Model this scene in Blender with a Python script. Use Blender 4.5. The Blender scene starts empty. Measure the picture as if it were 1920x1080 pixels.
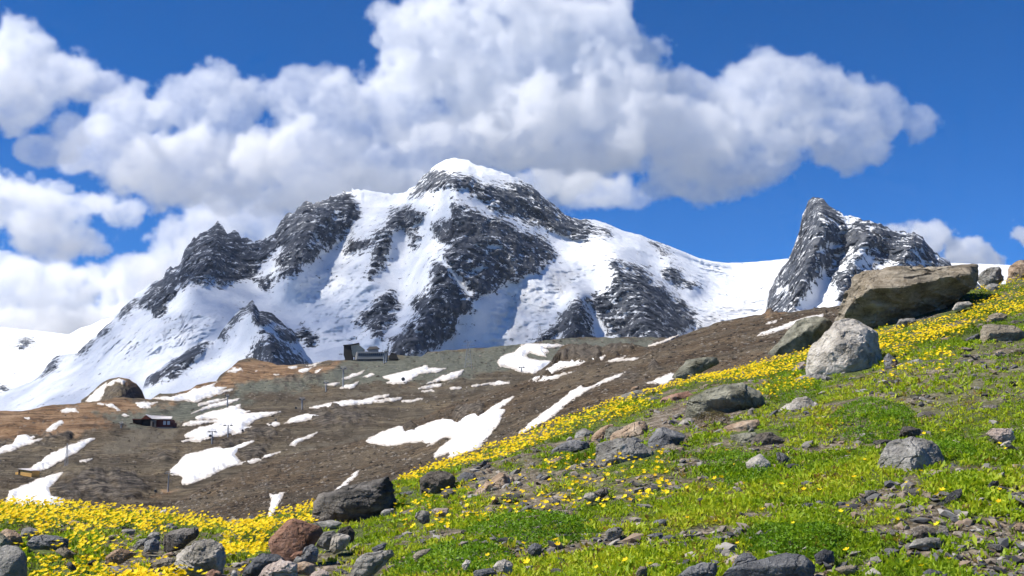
import bpy, bmesh, math, random
import numpy as np

# ------------------------------------------------------------------ camera, sky, sun, exposure
scene = bpy.context.scene
COL = scene.collection
FPX = 2318.0                      # focal length in pixels of the 1920 px wide photograph
PITCH = math.atan((905 - 540) / FPX)
CAMZ = 1.6
cam_data = bpy.data.cameras.new('camera')
cam_data.sensor_width = 36.0
cam_data.lens = FPX / 1920 * 36.0
cam_data.clip_start = 0.1
cam_data.clip_end = 80000.0
cam = bpy.data.objects.new('camera', cam_data)
COL.objects.link(cam)
cam.location = (0, 0, CAMZ)
cam.rotation_euler = (math.pi / 2 + PITCH, 0, 0)
scene.camera = cam

SUN_AZ = math.radians(-104)        # left of the view direction, a little behind the camera
SUN_EL = math.radians(49)
world = bpy.data.worlds.new('World')
scene.world = world
world.use_nodes = True
wn = world.node_tree
wn.nodes.clear()
sky = wn.nodes.new('ShaderNodeTexSky')
sky.sky_type = 'NISHITA'
sky.sun_disc = False
sky.sun_elevation = SUN_EL
sky.sun_rotation = SUN_AZ
sky.altitude = 5000
sky.air_density = 1.0
sky.dust_density = 0.0
sky.ozone_density = 6.0
bg = wn.nodes.new('ShaderNodeBackground')
bg.inputs['Strength'].default_value = 0.105
wo = wn.nodes.new('ShaderNodeOutputWorld')
hs = wn.nodes.new('ShaderNodeHueSaturation')      # the deep polarised blue of thin mountain air
hs.inputs['Saturation'].default_value = 1.25
hs.inputs['Hue'].default_value = 0.506
wn.links.new(sky.outputs[0], hs.inputs['Color'])
wn.links.new(hs.outputs[0], bg.inputs[0])
wn.links.new(bg.outputs[0], wo.inputs[0])

sun_data = bpy.data.lights.new('sun', 'SUN')
sun_data.energy = 5.0
sun_data.angle = math.radians(0.5)
sun_data.color = (1.0, 0.955, 0.88)
sun = bpy.data.objects.new('sun', sun_data)
COL.objects.link(sun)
SUN_DIR = (math.sin(SUN_AZ) * math.cos(SUN_EL), math.cos(SUN_AZ) * math.cos(SUN_EL), math.sin(SUN_EL))
from mathutils import Vector, Matrix
sun.rotation_euler = Vector(SUN_DIR).to_track_quat('Z', 'Y').to_euler()
sun.location = (-40, 10, 50)

vs = scene.view_settings
vs.view_transform = 'Standard'
vs.look = 'None'
vs.exposure = 0.6
vs.gamma = 1.0
vs.use_curve_mapping = False
cy = scene.cycles
cy.use_denoising = True
cy.denoiser = 'OPENIMAGEDENOISE'
cy.max_bounces = 32
cy.diffuse_bounces = 2
cy.glossy_bounces = 2
cy.transmission_bounces = 2
cy.volume_bounces = 32
cy.transparent_max_bounces = 8
cy.use_adaptive_sampling = True
cy.adaptive_threshold = 0.03
cy.adaptive_min_samples = 12
cy.volume_step_rate = 3.0
cy.volume_max_steps = 512
cy.caustics_reflective = False
cy.caustics_refractive = False

# ------------------------------------------------------------------ helpers
CP, SP = math.cos(PITCH), math.sin(PITCH)
rng = np.random.default_rng(7)

def unproj(u, v, Y):
    """world point(s) on the sight line of photo pixel (u, v), at world distance Y ahead"""
    u = np.asarray(u, float); v = np.asarray(v, float); Y = np.asarray(Y, float)
    xc = (u - 960) / FPX
    yc = -(v - 540) / FPX
    dy = CP - yc * SP
    dz = SP + yc * CP
    return np.stack(np.broadcast_arrays(xc / dy * Y, Y * np.ones_like(xc), CAMZ + dz / dy * Y), -1)

def link(o, parent=None):
    COL.objects.link(o)
    if parent is not None:
        o.parent = parent
    return o

def tag(o, label=None, category=None, group=None, kind=None):
    if label: o['label'] = label
    if category: o['category'] = category
    if group: o['group'] = group
    if kind: o['kind'] = kind
    return o

def tab(x, pts):
    a = np.array(pts, float)
    return np.interp(x, a[:, 0], a[:, 1])

def _hash(ix, iy, iz):
    h = (ix.astype(np.uint32) * np.uint32(374761393) + iy.astype(np.uint32) * np.uint32(668265263)
         + iz.astype(np.uint32) * np.uint32(2147483647 - 1274126177))
    h = (h ^ (h >> np.uint32(13))) * np.uint32(1274126177)
    h = h ^ (h >> np.uint32(16))
    return (h & np.uint32(0xffffff)).astype(np.float64) / float(0xffffff)

def vnoise(p):
    """value noise in 0..1 for an (N,3) array"""
    i = np.floor(p).astype(np.int64)
    f = p - i
    f = f * f * f * (f * (f * 6 - 15) + 10)
    r = 0
    for dx in (0, 1):
        wx = f[:, 0] if dx else 1 - f[:, 0]
        for dy in (0, 1):
            wy = f[:, 1] if dy else 1 - f[:, 1]
            for dz in (0, 1):
                wz = f[:, 2] if dz else 1 - f[:, 2]
                r = r + wx * wy * wz * _hash(i[:, 0] + dx, i[:, 1] + dy, i[:, 2] + dz)
    return r

def fbm(p, octaves=5, rough=0.5, ridged=False, seed=0.0):
    """-1..1 fractal noise"""
    sh = p.shape[:-1]
    p = p.reshape(-1, 3) + seed * 17.31
    a, tot, r = 1.0, 0.0, 0.0
    for k in range(octaves):
        n = vnoise(p) * 2 - 1
        if ridged: n = 1 - 2 * np.abs(n)
        r = r + a * n; tot += a
        a *= rough
        p = p * 2.03 + 11.7
    return (r / tot).reshape(sh)

def smooth(x, a, b):
    t = np.clip((x - a) / (b - a), 0, 1)
    return t * t * (3 - 2 * t)

def poly_sd(u, v, poly):
    """signed distance in pixels (positive inside) from points to a polygon"""
    P = np.array(poly, float)
    Q = np.roll(P, -1, 0)
    d2 = np.full(u.shape, 1e12)
    inside = np.zeros(u.shape, bool)
    for (ax, ay), (bx, by) in zip(P, Q):
        ex, ey = bx - ax, by - ay
        wx, wy = u - ax, v - ay
        t = np.clip((wx * ex + wy * ey) / (ex * ex + ey * ey + 1e-9), 0, 1)
        d2 = np.minimum(d2, (wx - ex * t) ** 2 + (wy - ey * t) ** 2)
        c = ((ay > v) != (by > v)) & (u < (bx - ax) * (v - ay) / (by - ay + 1e-12) + ax)
        inside ^= c
    d = np.sqrt(d2)
    return np.where(inside, d, -d)

def polys_sd(u, v, polys, margin=60):
    """the largest signed distance over several polygons; -margin far away"""
    r = np.full(u.shape, -float(margin))
    for p in polys:
        a = np.array(p, float)
        m = (u > a[:, 0].min() - margin) & (u < a[:, 0].max() + margin) & (v > a[:, 1].min() - margin) & (v < a[:, 1].max() + margin)
        if m.any():
            r[m] = np.maximum(r[m], poly_sd(u[m], v[m], p))
    return r

def line_dist(u, v, pts):
    d = np.full(u.shape, 1e9)
    for (ax, ay), (bx, by) in zip(pts[:-1], pts[1:]):
        ex, ey = bx - ax, by - ay
        t = np.clip(((u - ax) * ex + (v - ay) * ey) / (ex * ex + ey * ey + 1e-9), 0, 1)
        d = np.minimum(d, np.hypot(u - ax - ex * t, v - ay - ey * t))
    return d

def zp(x0, y0, s, pts):
    """points read off an enlarged crop of the photograph"""
    return [(x0 + x / s, y0 + y / s) for x, y in pts]

def mesh_np(name, V, F, mat=None, smooth_shade=True, attrs=None):
    """mesh from arrays; F is (n,3) or (n,4)"""
    V = np.asarray(V, np.float32).reshape(-1, 3); F = np.asarray(F, np.int32)
    me = bpy.data.meshes.new(name)
    k = F.shape[1]
    me.vertices.add(len(V)); me.vertices.foreach_set('co', V.ravel())
    me.loops.add(F.size); me.loops.foreach_set('vertex_index', F.ravel())
    me.polygons.add(len(F))
    me.polygons.foreach_set('loop_start', np.arange(0, F.size, k, dtype=np.int32))
    me.polygons.foreach_set('loop_total', np.full(len(F), k, np.int32))
    me.polygons.foreach_set('use_smooth', np.full(len(F), smooth_shade))
    for nm, a in (attrs or {}).items():
        a = np.asarray(a, np.float32)
        if a.ndim == 1:
            at = me.attributes.new(nm, 'FLOAT', 'POINT'); at.data.foreach_set('value', a)
        else:
            at = me.attributes.new(nm, 'FLOAT_COLOR', 'POINT')
            if a.shape[1] == 3: a = np.concatenate([a, np.ones((len(a), 1), np.float32)], 1)
            at.data.foreach_set('color', a.ravel())
    me.update(calc_edges=True)
    me.validate()
    if mat: me.materials.append(mat)
    return me

def grid_faces(nr, nc):
    i = np.arange(nr * nc).reshape(nr, nc)
    return np.stack([i[:-1, :-1], i[1:, :-1], i[1:, 1:], i[:-1, 1:]], -1).reshape(-1, 4)

# ------------------------------------------------------------------ material helper
class NT:
    def __init__(s, name):
        s.m = bpy.data.materials.new(name); s.m.use_nodes = True
        s.t = s.m.node_tree; s.t.nodes.clear()
        s.out = s.t.nodes.new('ShaderNodeOutputMaterial')
    def n(s, typ, ins=None, **props):
        x = s.t.nodes.new(typ)
        for k, v in props.items(): setattr(x, k, v)
        for k, v in (ins or {}).items(): s.put(x.inputs[k], v)
        return x
    def put(s, sock, v):
        if isinstance(v, bpy.types.NodeSocket): s.t.links.new(v, sock)
        elif hasattr(v, 'outputs'): s.t.links.new(v.outputs[0], sock)
        else:
            if sock.type == 'RGBA' and len(v) == 3: v = (*v, 1)
            sock.default_value = v
    def math(s, op, a, b=0.0, c=0.0, clamp=False):
        x = s.n('ShaderNodeMath', operation=op, use_clamp=clamp)
        s.put(x.inputs[0], a); s.put(x.inputs[1], b); s.put(x.inputs[2], c)
        return x.outputs[0]
    def noise(s, vec, scale, detail=4, rough=0.55, dist=0.0, out='Fac', ntype='FBM'):
        x = s.n('ShaderNodeTexNoise', {'Scale': scale, 'Detail': detail, 'Roughness': rough, 'Distortion': dist})
        x.noise_type = ntype
        if vec is not None: s.put(x.inputs['Vector'], vec)
        return x.outputs[out]
    def ramp(s, fac, stops, interp='LINEAR'):
        x = s.n('ShaderNodeValToRGB', {'Fac': fac})
        e = x.color_ramp.elements
        x.color_ramp.interpolation = interp
        while len(e) < len(stops): e.new(0.5)
        for el, (p, c) in zip(e, stops):
            el.position = p
            el.color = (c, c, c, 1) if np.isscalar(c) else (*c, 1)
        return x.outputs['Color']
    def mix(s, fac, a, b, mode='MIX'):
        x = s.n('ShaderNodeMix', data_type='RGBA', blend_type=mode)
        s.put(x.inputs[0], fac); s.put(x.inputs[6], a); s.put(x.inputs[7], b)
        return x.outputs[2]
    def attr(s, name, out='Fac'):
        return s.n('ShaderNodeAttribute', attribute_name=name).outputs[out]
    def coord(s, which='Object'):
        return s.n('ShaderNodeTexCoord').outputs[which]
    def scaled(s, vec, sc, off=(0, 0, 0)):
        x = s.n('ShaderNodeMapping'); s.put(x.inputs['Vector'], vec)
        x.inputs['Scale'].default_value = sc; x.inputs['Location'].default_value = off
        return x.outputs[0]
    def bump(s, h, strength=0.5, dist=0.1, normal=None):
        x = s.n('ShaderNodeBump', {'Height': h, 'Strength': strength, 'Distance': dist})
        if normal is not None: s.put(x.inputs['Normal'], normal)
        return x.outputs[0]
    def pbr(s, color, rough=0.85, normal=None, spec=0.25, **kw):
        x = s.n('ShaderNodeBsdfPrincipled', {'Base Color': color, 'Roughness': rough, 'Specular IOR Level': spec})
        if normal is not None: s.put(x.inputs['Normal'], normal)
        for k, v in kw.items(): s.put(x.inputs[k], v)
        s.t.links.new(x.outputs[0], s.out.inputs['Surface'])
        return x

# ------------------------------------------------------------------ base ground sheet far below everything
def mat_plain_rock():
    t = NT('valley_rock'); p = t.coord('Object')
    c = t.ramp(t.noise(p, 0.002, 6), [(0.3, (0.08, 0.075, 0.06)), (0.7, (0.17, 0.15, 0.12))])
    t.pbr(c, 0.95); return t.m
gme = mesh_np('ground', [(-40000, -8000, -420), (40000, -8000, -420), (40000, 60000, -420), (-40000, 60000, -420)], [(0, 1, 2, 3)], mat_plain_rock())
tag(link(bpy.data.objects.new('ground', gme)), kind='structure')

# ------------------------------------------------------------------ snow and rock of the high mountains
def mat_alpine():
    t = NT('snow_and_dark_rock'); p = t.coord('Object')
    f = t.attr('rock')
    fine = t.noise(p, 0.035, 7, 0.62)
    st = t.noise(t.scaled(p, (0.012, 0.012, 0.055)), 1.0, 5, 0.6)
    f2 = t.math('ADD', f, t.math('MULTIPLY_ADD', fine, 1.9, -0.95))
    f2 = t.math('ADD', f2, t.math('MULTIPLY_ADD', t.noise(t.scaled(p, (0.09, 0.09, 0.16)), 1.0, 4, 0.65), 1.3, -0.65))
    f2 = t.math('ADD', f2, t.math('MULTIPLY_ADD', st, 1.5, -0.75))
    rock = t.ramp(f2, [(0.44, 0.0), (0.56, 1.0)])
    rc = t.ramp(t.noise(p, 0.02, 8, 0.65), [(0.36, (0.018, 0.023, 0.033)), (0.5, (0.047, 0.054, 0.068)), (0.64, (0.115, 0.12, 0.13))])
    rc = t.mix(t.ramp(t.noise(p, 0.004, 3), [(0.5, 0.0), (0.7, 0.15)]), rc, (0.075, 0.055, 0.042))
    sc = t.ramp(t.noise(p, 0.008, 6, 0.6), [(0.36, (0.66, 0.69, 0.73)), (0.60, (0.79, 0.80, 0.81))])
    dirty = t.attr('dirty')
    sc = t.mix(dirty, sc, (0.52, 0.51, 0.50))
    col = t.mix(rock, sc, rc)
    h1 = t.noise(p, 0.03, 9, 0.66, ntype='RIDGED_MULTIFRACTAL')
    hs = t.noise(p, 0.02, 7, 0.6)
    h = t.math('ADD', t.math('MULTIPLY', t.math('MULTIPLY', h1, rock), 12.0), t.math('MULTIPLY', hs, 9.0))
    h = t.math('ADD', h, t.math('MULTIPLY', rock, 2.5))
    nrm = t.bump(h, 0.85, 1.0)
    t.pbr(col, 0.8, nrm, 0.2)
    return t.m
M_ALP = mat_alpine()

def alpine(name, u0, u1, nc, nr, crest, base, Yc, Yb, rocks, snows, ribs, jag, seracs=(), seed=0.0, rock_bias=0.0, gam=0.8, amp_big=1.0,
           streak=1.0, dirty=(), back=900.0, rdisp=62.0):
    u = np.linspace(u0, u1, nc)
    vc = tab(u, crest); vb = tab(u, base)
    yc = tab(u, Yc); yb = tab(u, Yb)
    pj = np.stack([u / 9.0, np.zeros(nc), np.full(nc, seed)], -1)
    jm = tab(u, jag)
    vc = vc + fbm(pj, 4, 0.6, seed=seed) * 6.5 * jm + (vnoise(np.floor(pj * 1.6) + 5.0) - 0.5) * 7.0 * jm
    s = np.linspace(0, 1, nr)[:, None] ** 1.15
    U = np.broadcast_to(u, (nr, nc)).copy()
    V = vc + (vb - vc) * s
    # depth follows a smoothed crest, so that the towers of the skyline leave no furrows down the face
    kk = np.exp(-np.linspace(-2, 2, 61) ** 2); kk /= kk.sum()
    vs0 = np.convolve(np.pad(vc, 30, 'edge'), kk, 'valid')
    sd0 = np.clip((V - vs0) / (vb - vs0), -0.3, 1.2)
    Y = yc + (yb - yc) * np.where(sd0 > 0.03, np.abs(sd0) ** gam, 0.03 ** gam + (sd0 - 0.03) * gam * 0.03 ** (gam - 1))
    for pts, w, A in ribs:
        Y = Y - A * np.exp(-(line_dist(U, V, pts) / w) ** 2) * smooth(s, 0.0, 0.12)
    P = unproj(U, V, Y)
    fade = smooth(s, 0.0, 0.06)
    Y = Y + fade * (fbm(P / 700.0, 4, 0.5, seed=seed + 1) * 170 * amp_big)
    sd = polys_sd(U, V, rocks)
    if snows: sd = np.minimum(sd, -polys_sd(U, V, snows))
    nz = fbm(np.stack([U / 26.0, V / 26.0, np.full(U.shape, seed)], -1), 5, 0.62, seed=seed + 2)
    f = np.clip(sd / 9.0, -1.8, 1.8) * 0.62 + nz * 0.62 + 0.12 + rock_bias
    # snow caught on the ledges of the rock faces
    P = unproj(U, V, Y)
    led = fbm(P / np.array([70.0, 70.0, 26.0]) + 3.1 * fbm(P / 160.0, 3, seed=4.0)[..., None], 4, 0.6, seed=seed + 5)
    f = f - np.clip(led - 0.12, 0, 1) * 2.1 * streak * smooth(f, 0.0, 0.6)
    rk = smooth(f, -0.25, 0.35)
    Y = Y + fade * rk * (fbm(P / np.array([150.0, 150.0, 260.0]), 5, 0.62, ridged=True, seed=seed + 3) * -rdisp
                         + fbm(P / 45.0, 4, 0.6, ridged=True, seed=seed + 6) * -rdisp * 0.42)
    Y = Y + fade * (1 - rk) * (fbm(P / 210.0, 4, 0.5, seed=seed + 7) * 16 + fbm(P / 60.0, 4, 0.6, seed=seed + 8) * 4)
    Y = Y - rk * 6
    if seracs:
        sm = smooth(polys_sd(U, V, seracs), -12, 14) * (1 - rk)
        Y = Y + sm * (fbm(P / np.array([120.0, 120.0, 70.0]), 5, 0.62, ridged=True, seed=seed + 9) * -34 + fbm(P / 30.0, 4, 0.65, ridged=True, seed=2.2) * -12)
    dm = np.zeros(U.shape)
    if dirty: dm = 0.6 * smooth(polys_sd(U, V, dirty), -15, 15) * smooth(nz, -0.2, 0.5)
    P = unproj(U, V, Y)
    # the far side of the mountain falls away behind the crest
    nb = 8
    tb = np.linspace(0, 1, nb + 1)[1:][::-1]
    B = np.repeat(P[:1], nb, 0).copy()
    B[..., 1] += tb[:, None] * back
    B[..., 2] -= tb[:, None] * back * 0.8 + 25 * np.sin(tb * 3.14)[:, None]
    P = np.concatenate([B, P], 0)
    def ext(a): return np.concatenate([np.repeat(a[:1], nb, 0), a], 0)
    at = {'rock': np.clip(ext(f) * 0.5 + 0.5, 0.02, 0.77).ravel(), 'dirty': ext(dm).ravel()}
    me = mesh_np(name, P, grid_faces(nr + nb, nc), M_ALP, True, at)
    o = link(bpy.data.objects.new(name, me))
    tag(o, kind='structure')
    return o

Z3 = lambda *p: zp(240, 280, 3.177, p)
Z4 = lambda *p: zp(640, 280, 2.842, p)
Z5 = lambda *p: zp(1000, 380, 3.857, p)
Z6 = lambda *p: zp(1400, 350, 3.692, p)
Z1 = lambda *p: zp(0, 540, 4.0, p)
ZM = lambda *p: zp(440, 600, 4.0, p)

crest_main = [(-400, 840), (-200, 790), (0, 737), (60, 715), (78, 700), (92, 680), (107, 666), (145, 662), (160, 646), (190, 618), (215, 595), (240, 565),
    (271, 541), (300, 522), (319, 503), (334, 500), (338, 491), (347, 469), (363, 447), (385, 434), (404, 419), (418, 423), (424, 437), (441, 437), (457, 447),
    (467, 450), (492, 450), (508, 442), (517, 434), (523, 423), (533, 404), (552, 401), (558, 392), (570, 378), (586, 379), (611, 374), (633, 362),
    (650, 358), (668, 354), (703, 359), (735, 364), (760, 361), (774, 350), (784, 343), (798, 326), (816, 310), (837, 299), (855, 296), (879, 301),
    (893, 309), (921, 315), (946, 324), (978, 336), (995, 347), (1009, 361), (1027, 375), (1045, 389), (1059, 401), (1083, 412), (1097, 411), (1115, 412),
    (1137, 419), (1169, 433), (1202, 441), (1220, 449), (1246, 458), (1272, 468), (1311, 484), (1337, 490), (1363, 493), (1402, 492), (1441, 489),
    (1475, 485), (1600, 488), (1785, 493), (1840, 495), (1900, 497), (2050, 505), (2400, 520)]
base_main = [(-400, 930), (0, 860), (270, 830), (430, 780), (640, 760), (800, 730), (1000, 700), (1200, 690), (1400, 670), (1570, 640), (1920, 640), (2400, 640)]
rocks_main = [
    [(334, 500), (338, 480), (347, 462), (363, 440), (385, 428), (404, 410), (423, 430), (441, 432), (457, 442), (470, 455), (492, 455), (508, 440), (517, 428), (533, 398),
     (552, 395), (570, 370), (611, 369), (655, 364), (668, 385), (672, 400), (650, 425), (640, 445), (625, 455), (610, 470), (590, 485), (575, 495), (560, 505), (540, 512),
     (525, 515), (518, 500), (520, 480), (500, 490), (475, 510), (450, 520), (425, 527), (412, 533), (400, 525), (385, 532), (365, 528), (345, 530), (330, 535), (320, 560),
     (310, 585), (295, 592), (275, 580), (263, 568), (275, 553), (296, 522), (317, 499)],
    [(480, 525), (497, 512), (512, 525), (500, 545), (488, 540)],
    Z4((30, 550), (60, 490), (150, 480), (230, 420), (290, 320), (360, 300), (430, 350), (400, 390), (300, 420), (200, 470), (120, 520)),
    Z4((200, 490), (255, 475), (260, 540), (215, 640), (150, 695), (140, 670), (170, 580)),
    Z4((335, 430), (370, 420), (430, 470), (385, 520)),
    Z4((400, 200), (480, 115), (560, 125), (690, 150), (700, 180), (640, 210), (560, 200), (480, 220), (360, 265)),
    Z4((690, 200), (760, 190), (850, 210), (960, 190), (1040, 200), (1100, 265), (1155, 315), (1235, 365), (1320, 400), (1425, 445), (1300, 440), (1300, 480), (1200, 460),
       (1050, 400), (990, 370), (900, 355), (800, 340), (780, 300), (830, 270), (690, 240)),
    Z4((590, 285), (660, 310), (800, 360), (900, 400), (1000, 460), (1090, 490), (1145, 560), (1080, 620), (1000, 670), (890, 700), (830, 750), (710, 790), (660, 720),
       (600, 640), (540, 570), (590, 520), (500, 480), (470, 410), (590, 370)),
    Z4((490, 610), (520, 610), (560, 650), (600, 700), (680, 790), (690, 840), (640, 880), (600, 980), (480, 1070), (260, 1120), (270, 1020), (350, 940), (430, 880),
       (380, 820), (470, 760), (480, 690)),
    Z4((90, 920), (150, 850), (190, 790), (270, 775), (310, 850), (260, 920), (190, 990), (160, 960)),
    Z5((545, 420), (600, 415), (760, 470), (810, 490), (850, 540), (900, 600), (960, 650), (1020, 690), (1080, 710), (1150, 780), (1190, 880), (1100, 930), (1000, 1000),
       (700, 1050), (600, 980), (480, 830), (390, 710), (450, 680), (560, 640), (600, 520)),
    Z5((320, 695), (370, 760), (410, 900), (420, 1000), (240, 1000), (150, 900), (230, 790)),
    Z5((30, 1010), (130, 905), (230, 790), (250, 800), (160, 915), (60, 1010)),
    Z5((850, 285), (900, 300), (960, 340), (1000, 410), (970, 400), (910, 330)),
    Z5((980, 445), (1050, 500), (1090, 550), (1190, 600), (1100, 610), (1040, 615), (1000, 570), (940, 510)),
    ZM((310, 70), (400, 70), (460, 130), (440, 160), (360, 130)), ZM((500, 40), (560, 90), (615, 140), (560, 175), (490, 120)),
    ZM((1030, 20), (1160, 20), (1120, 70), (1045, 110)),
    [(110, 664), (101, 690), (75, 705), (88, 682)],
    Z1((930, 150), (1020, 90), (990, 150), (880, 220)), Z1((740, 350), (830, 260), (770, 325)), Z1((580, 490), (680, 400), (600, 490)),
]
snows_main = [[(527, 462), (512, 500), (497, 522), (484, 522), (500, 485)], [(628, 395), (640, 410), (622, 420)], [(588, 432), (600, 448), (582, 462)],
    Z4((740, 520), (800, 495), (860, 520), (800, 550)), Z4((640, 650), (740, 630), (760, 650), (700, 670)), Z4((1150, 330), (1175, 335), (1150, 390), (1135, 380)),
    Z5((640, 470), (700, 475), (760, 500), (740, 515), (650, 495)), Z5((550, 805), (660, 795), (690, 825), (600, 835)), Z4((370, 900), (430, 870), (440, 890), (395, 960))]
ribs_main = [
    ([(815, 500), (800, 570), (770, 650)], 45, 330), ([(860, 380), (890, 450), (890, 550)], 70, 170), ([(1155, 490), (1200, 550), (1230, 630)], 58, 380),
    ([(1083, 560), (1080, 630)], 24, 210), ([(404, 420), (390, 480), (350, 530)], 34, 170), ([(600, 380), (570, 440), (545, 510)], 44, 190),
    ([(1000, 350), (1060, 410), (1130, 435)], 24, 110), ([(760, 380), (700, 470), (690, 520)], 32, 140), ([(720, 560), (705, 625)], 30, 150),
    ([(1255, 495), (1300, 535)], 20, 120), ([(850, 310), (830, 340), (780, 365)], 24, 90),
    ([(640, 470), (600, 540), (560, 590)], 60, -190), ([(960, 560), (930, 640)], 50, -160), ([(330, 600), (250, 660)], 60, 130), ([(800, 450), (770, 540)], 34, -90)]
seracs_main = [Z4((840, 760), (1050, 660), (1250, 590), (1340, 640), (1250, 760), (1100, 930), (1000, 1060), (760, 1060), (800, 900)),
    Z4((0, 420), (200, 330), (330, 280), (200, 480), (30, 580)), Z5((1180, 400), (1420, 440), (1400, 560), (1150, 560)),
    Z5((1150, 740), (1400, 720), (1700, 680), (1640, 900), (1200, 900)), Z3((1000, 740), (1400, 640), (1500, 760), (1350, 950), (1000, 900)),
    Z1((1150, 300), (1400, 170), (1700, 150), (1600, 330), (1400, 430), (1250, 470)), Z1((700, 350), (1200, 330), (1250, 520), (700, 520)),
    [(560, 560), (690, 520), (760, 600), (690, 660), (590, 640)]]
alpine('snow_mountain', -220, 2120, 790, 270, crest_main, base_main,
       [(-400, 6200), (100, 6100), (405, 6300), (600, 6400), (760, 6500), (855, 6000), (1000, 6050), (1250, 6600), (1400, 7000), (1900, 7000), (2400, 7000)],
       [(-400, 4200), (300, 4300), (480, 4500), (850, 4750), (1200, 4650), (1450, 5200), (2400, 5200)],
       rocks_main, snows_main, ribs_main, [(0, 0.1), (230, 0.4), (300, 1), (660, 1), (690, 0.2), (770, 0.5), (830, 0.15), (990, 0.5), (1080, 0.5), (1110, 0.08), (2400, 0.05)],
       seracs_main, 1.0, dirty=seracs_main[:1] + seracs_main[3:4])

crest_km = [(1380, 640), (1425, 600), (1439, 583), (1441, 548), (1454, 518), (1476, 488), (1484, 472), (1492, 450), (1500, 428), (1504, 404), (1511, 391), (1515, 377), (1525, 368), (1541, 372),
    (1554, 384), (1568, 391), (1581, 403), (1600, 405), (1622, 414), (1638, 415), (1652, 420), (1671, 430), (1693, 435), (1714, 437), (1730, 445), (1739, 456), (1747, 466),
    (1760, 477), (1776, 485), (1782, 495), (1806, 512), (1850, 545), (1920, 600), (1960, 640)]
snows_km = [Z6((655, 205), (740, 198), (815, 235), (760, 240), (700, 290), (670, 240)), Z6((320, 870), (420, 700), (480, 620), (540, 540), (580, 600), (640, 690), (625, 780), (690, 770), (690, 880)),
    Z6((730, 540), (840, 440), (920, 510), (1040, 560), (1210, 575), (1000, 590), (850, 590)), Z6((1165, 440), (1210, 440), (1250, 510), (1310, 550), (1200, 565), (1180, 490)),
    Z6((480, 465), (530, 405), (650, 390), (590, 450)), Z6((640, 490), (700, 440), (830, 450), (740, 500)), Z6((210, 700), (290, 680), (280, 730), (225, 740)),
    Z6((845, 280), (860, 240), (895, 260), (850, 300)), Z6((1100, 490), (1160, 510), (1200, 560), (1120, 540)), Z6((1300, 470), (1370, 480), (1385, 530)), Z6((470, 180), (580, 245), (560, 255), (480, 205)),
    Z6((560, 560), (700, 530), (690, 600), (600, 600)), Z6((0, 800), (130, 760), (150, 860), (20, 900))]
alpine('rocky_peak', 1395, 1950, 310, 190, crest_km, [(1380, 680), (1960, 680)], [(1380, 4900), (1525, 4900), (1640, 4750), (1800, 4900), (1960, 4900)], [(1380, 3900), (1960, 3900)],
       [[(1380, 700), (1436, 590), (1440, 545), (1500, 420), (1512, 372), (1525, 355), (1600, 395), (1700, 425), (1750, 455), (1790, 495), (1960, 640), (1960, 700)]], snows_km,
       [([(1525, 370), (1500, 450), (1460, 560)], 16, -60), ([(1535, 375), (1545, 420), (1500, 520), (1480, 600)], 22, 130), ([(1640, 420), (1590, 500), (1560, 580)], 26, 120),
        ([(1720, 440), (1690, 520)], 24, 120), ([(1590, 450), (1540, 560)], 20, -90)],
       [(1380, 0.5), (1500, 0.5), (1515, 0.15), (1540, 0.25), (1585, 0.6), (1600, 0.2), (1640, 0.6), (1960, 0.8)], (), 3.0, rock_bias=-0.04, streak=1.9, amp_big=0.5, back=700, rdisp=50)

# the snow pyramid standing before the main face
crest_sp = [(225, 790), (262, 742), (275, 708), (300, 690), (318, 676), (340, 664), (362, 650), (385, 637), (400, 640), (410, 631), (418, 617), (428, 603), (442, 589), (457, 576), (466, 567), (473, 562), (480, 572), (486, 584), (500, 584),
    (511, 588), (524, 600), (534, 610), (546, 616), (556, 634), (566, 652), (582, 672), (600, 700), (640, 760)]
alpine('snow_spur', 232, 632, 230, 130, crest_sp, [(225, 800), (640, 800)], [(225, 4250), (473, 4350), (640, 4250)], [(225, 3700), (640, 3700)],
       [Z3((690, 940), (735, 890), (770, 955), (860, 965), (930, 1035), (965, 1075), (870, 1030), (790, 1040), (735, 985)), [(474, 560), (440, 586), (425, 602), (406, 634), (415, 636), (434, 612), (460, 582)],
        Z1((1580, 385), (1480, 425), (1400, 445), (1330, 500), (1270, 550), (1180, 620), (1090, 650), (1060, 710), (1200, 700), (1300, 640), (1400, 590), (1480, 510)),
        ZM((160, 170), (260, 100), (330, 140), (420, 220), (540, 320), (420, 400), (60, 400)), ZM((310, 70), (400, 60), (470, 130), (450, 170), (360, 140))], [],
       [([(473, 562), (495, 620), (520, 690)], 30, 190), ([(440, 590), (350, 670), (280, 720)], 22, 60), ([(470, 600), (400, 720)], 26, 40)],
       [(225, 0.4), (400, 0.5), (473, 0.3), (640, 0.5)], (), 4.2, amp_big=0.25, back=500, rdisp=30)

# the glacier plateau far off at the left
crest_gl = [(-500, 600), (-100, 610), (0, 613), (70, 620), (130, 627), (150, 615), (170, 610), (190, 600), (240, 590), (330, 590), (500, 640)]
alpine('glacier', -420, 420, 260, 120, crest_gl, [(-500, 830), (500, 800)], [(-500, 8200), (500, 8200)], [(-500, 5900), (500, 5900)],
       [Z1((155, 435), (190, 395), (215, 400), (180, 430)), Z1((0, 760), (20, 740), (60, 760))], [], [([(0, 650), (120, 690)], 30, 120)], [(0, 0.02), (500, 0.02)],
       [Z1((-200, 400), (150, 360), (150, 470), (-200, 500)), Z1((-300, 700), (150, 640), (300, 640), (100, 760), (-300, 820)), Z1((100, 540), (300, 540), (250, 600), (120, 590))], 5.0, amp_big=0.5)

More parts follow.
